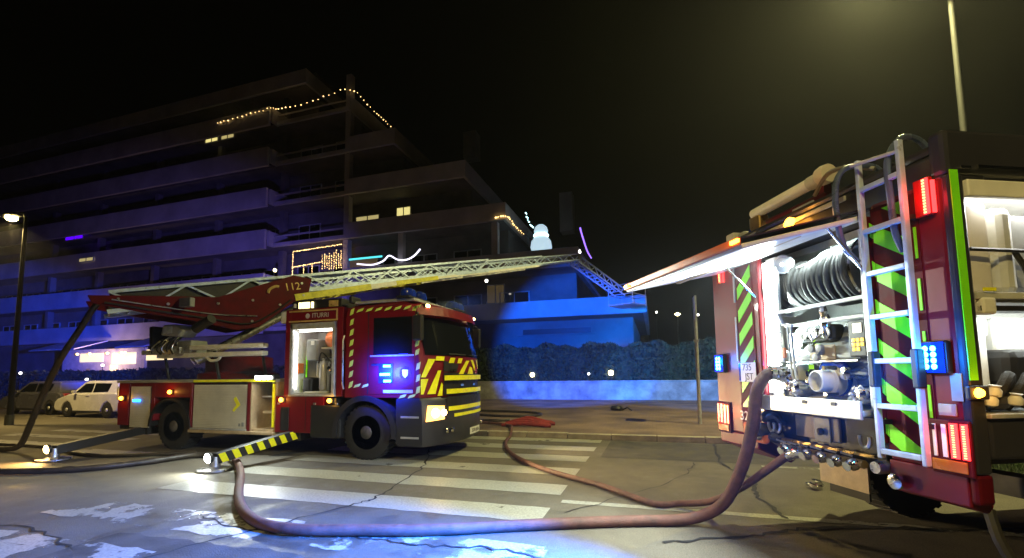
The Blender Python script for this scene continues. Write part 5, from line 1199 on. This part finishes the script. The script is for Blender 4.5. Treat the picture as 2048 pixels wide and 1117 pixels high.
MB().lathe([(.045,0),(.075,.01),(.075,.05),(.055,.06),(.06,.10),(.045,.105),(.04,.03),(.01,.02)], (1.95,6.98,.012), (.2,-.1,1), 18).build('ring', M['chrome'], cp, smooth=True)
for k in range(3): a = k*2.09+.4; MB().lathe([(.01,0),(.03,.01),(.03,.04),(.01,.05)], (1.95+.085*math.cos(a),6.98+.085*math.sin(a),.02), (0,0,1), 10).build('lug', M['chrome'], cp, smooth=True)
ORG = Vector((0,0,0))

# ------------------------------------------------------------------ parked cars
def car(name, label, x0, y, paint, L=3.85, wd=1.68, flip=False, lights=None):
    # side profile from x0 (front, pointing -x) to x0+L
    global ORG
    ORG = Vector((x0+L/2, y+wd/2, 0)); o = empty(name, ORG); tag(o, label, 'car')
    X = lambda t: x0 + t*L
    low = [(X(0),.38),(X(.01),.62),(X(.05),.74),(X(.22),.92),(X(.30),.95),(X(.94),.98),(X(.99),.86),(X(1),.45),(X(.97),.28),(X(.91),.24),(X(.905),.34),(X(.87),.55),(X(.82),.64),(X(.77),.55),(X(.735),.34),(X(.73),.22),(X(.30),.22),(X(.295),.34),(X(.26),.55),(X(.21),.64),(X(.16),.55),(X(.125),.34),(X(.12),.24),(X(.03),.26)]
    MB().prism(low, 'y', y, y+wd).build('body', paint, o, .05, seg=3)
    # cabin lofted inwards
    lo = [(X(.24),.93),(X(.955),.96)]; hi = [(X(.44),1.46),(X(.86),1.46)]; md = [(X(.40),1.40),(X(.91),1.38)]
    vs = []
    for (a, b), ins in ((lo,.05),(md,.17),(hi,.24)): vs += [(a[0],y+ins,a[1]),(b[0],y+ins,b[1]),(b[0],y+wd-ins,b[1]),(a[0],y+wd-ins,a[1])]
    cb = MB().add(vs, [(0,1,5,4),(1,2,6,5),(2,3,7,6),(3,0,4,7),(4,5,9,8),(5,6,10,9),(6,7,11,10),(7,4,8,11),(8,9,10,11)]).build('cabin', paint, o, .04, seg=3)
    yy = lambda z: y + .05 + (z-.94)/(1.40-.94)*.12 - .008
    for a in (([(.31,.99),(.56,1.0),(.56,1.36),(.425,1.34)]), ([(.58,1.0),(.80,1.02),(.82,1.35),(.58,1.36)])):
        MB().add([(X(t),yy(z),z) for t, z in a]+[(X(t),yy(z)+.006,z) for t, z in a], [(0,1,2,3),(7,6,5,4),(0,4,5,1),(1,5,6,2),(2,6,7,3),(3,7,4,0)]).build('side_window', M['glass'], o)
    a = [(X(.252)-.01,y+.12,.98),(X(.252)-.01,y+wd-.12,.98),(X(.392)-.01,y+wd-.24,1.38),(X(.392)-.01,y+.24,1.38)]
    MB().add(a+[(p[0]+.006,p[1],p[2]) for p in a], [(0,1,2,3),(7,6,5,4),(0,4,5,1),(1,5,6,2),(2,6,7,3),(3,7,4,0)]).build('windscreen', M['glass'], o)
    for t in (.21,.82):
        for s in (-1,1): wheel(o, (X(t), y+.11 if s < 0 else y+wd-.11, .31), .31, .2, s, rimm=M['alu'])
    for yy_ in (y+.12, y+wd-.32): 
        box('headlamp', M['clear'], o, X(.0)-.01, X(.08), yy_, yy_+.2, .64, .75, .03); box('tail_lamp', M['redlens'], o, X(.965), X(1)+.012, yy_, yy_+.2, .72, .92, .03)
    box('door_handle', paint, o, X(.50), X(.55), y-.02, y+.0, .86, .89, .006); box('mirror', paint, o, X(.32), X(.36), y-.12, y-.01, .98, 1.08, .02)
    box('sill', M['black'], o, X(.30), X(.73), y-.006, y+.02, .2, .28)
    ORG = Vector((0,0,0)); return o
car('parked_car', 'white hatchback parked behind the rear end of the ladder truck', -23.6, 12.3, M['carwhite'])
car('parked_car', 'dark car parked ahead of the white hatchback', -28.6, 12.9, M['cargrey'], 4.3)

# ------------------------------------------------------------------ haze lit by the lamps
HAZE = True
if HAZE:
    hz = MB().box(-75, 30, -12, 70, -2, 40).build('haze', M['black']); hz['kind'] = 'stuff'
    hz['label'] = 'thin night haze and smoke hanging in the street'; hz['category'] = 'haze'
    hm = bpy.data.materials.new('haze_air'); hm.use_nodes = True; nt = hm.node_tree; nt.nodes.remove(nt.nodes['Principled BSDF'])
    pv = nt.nodes.new('ShaderNodeVolumePrincipled'); pv.inputs['Color'].default_value = (.9,.92,.95,1); pv.inputs['Density'].default_value = .0007; pv.inputs['Anisotropy'].default_value = .65
    nt.links.new(pv.outputs[0], nt.nodes['Material Output'].inputs['Volume'])
    hz.data.materials.clear(); hz.data.materials.append(hm)
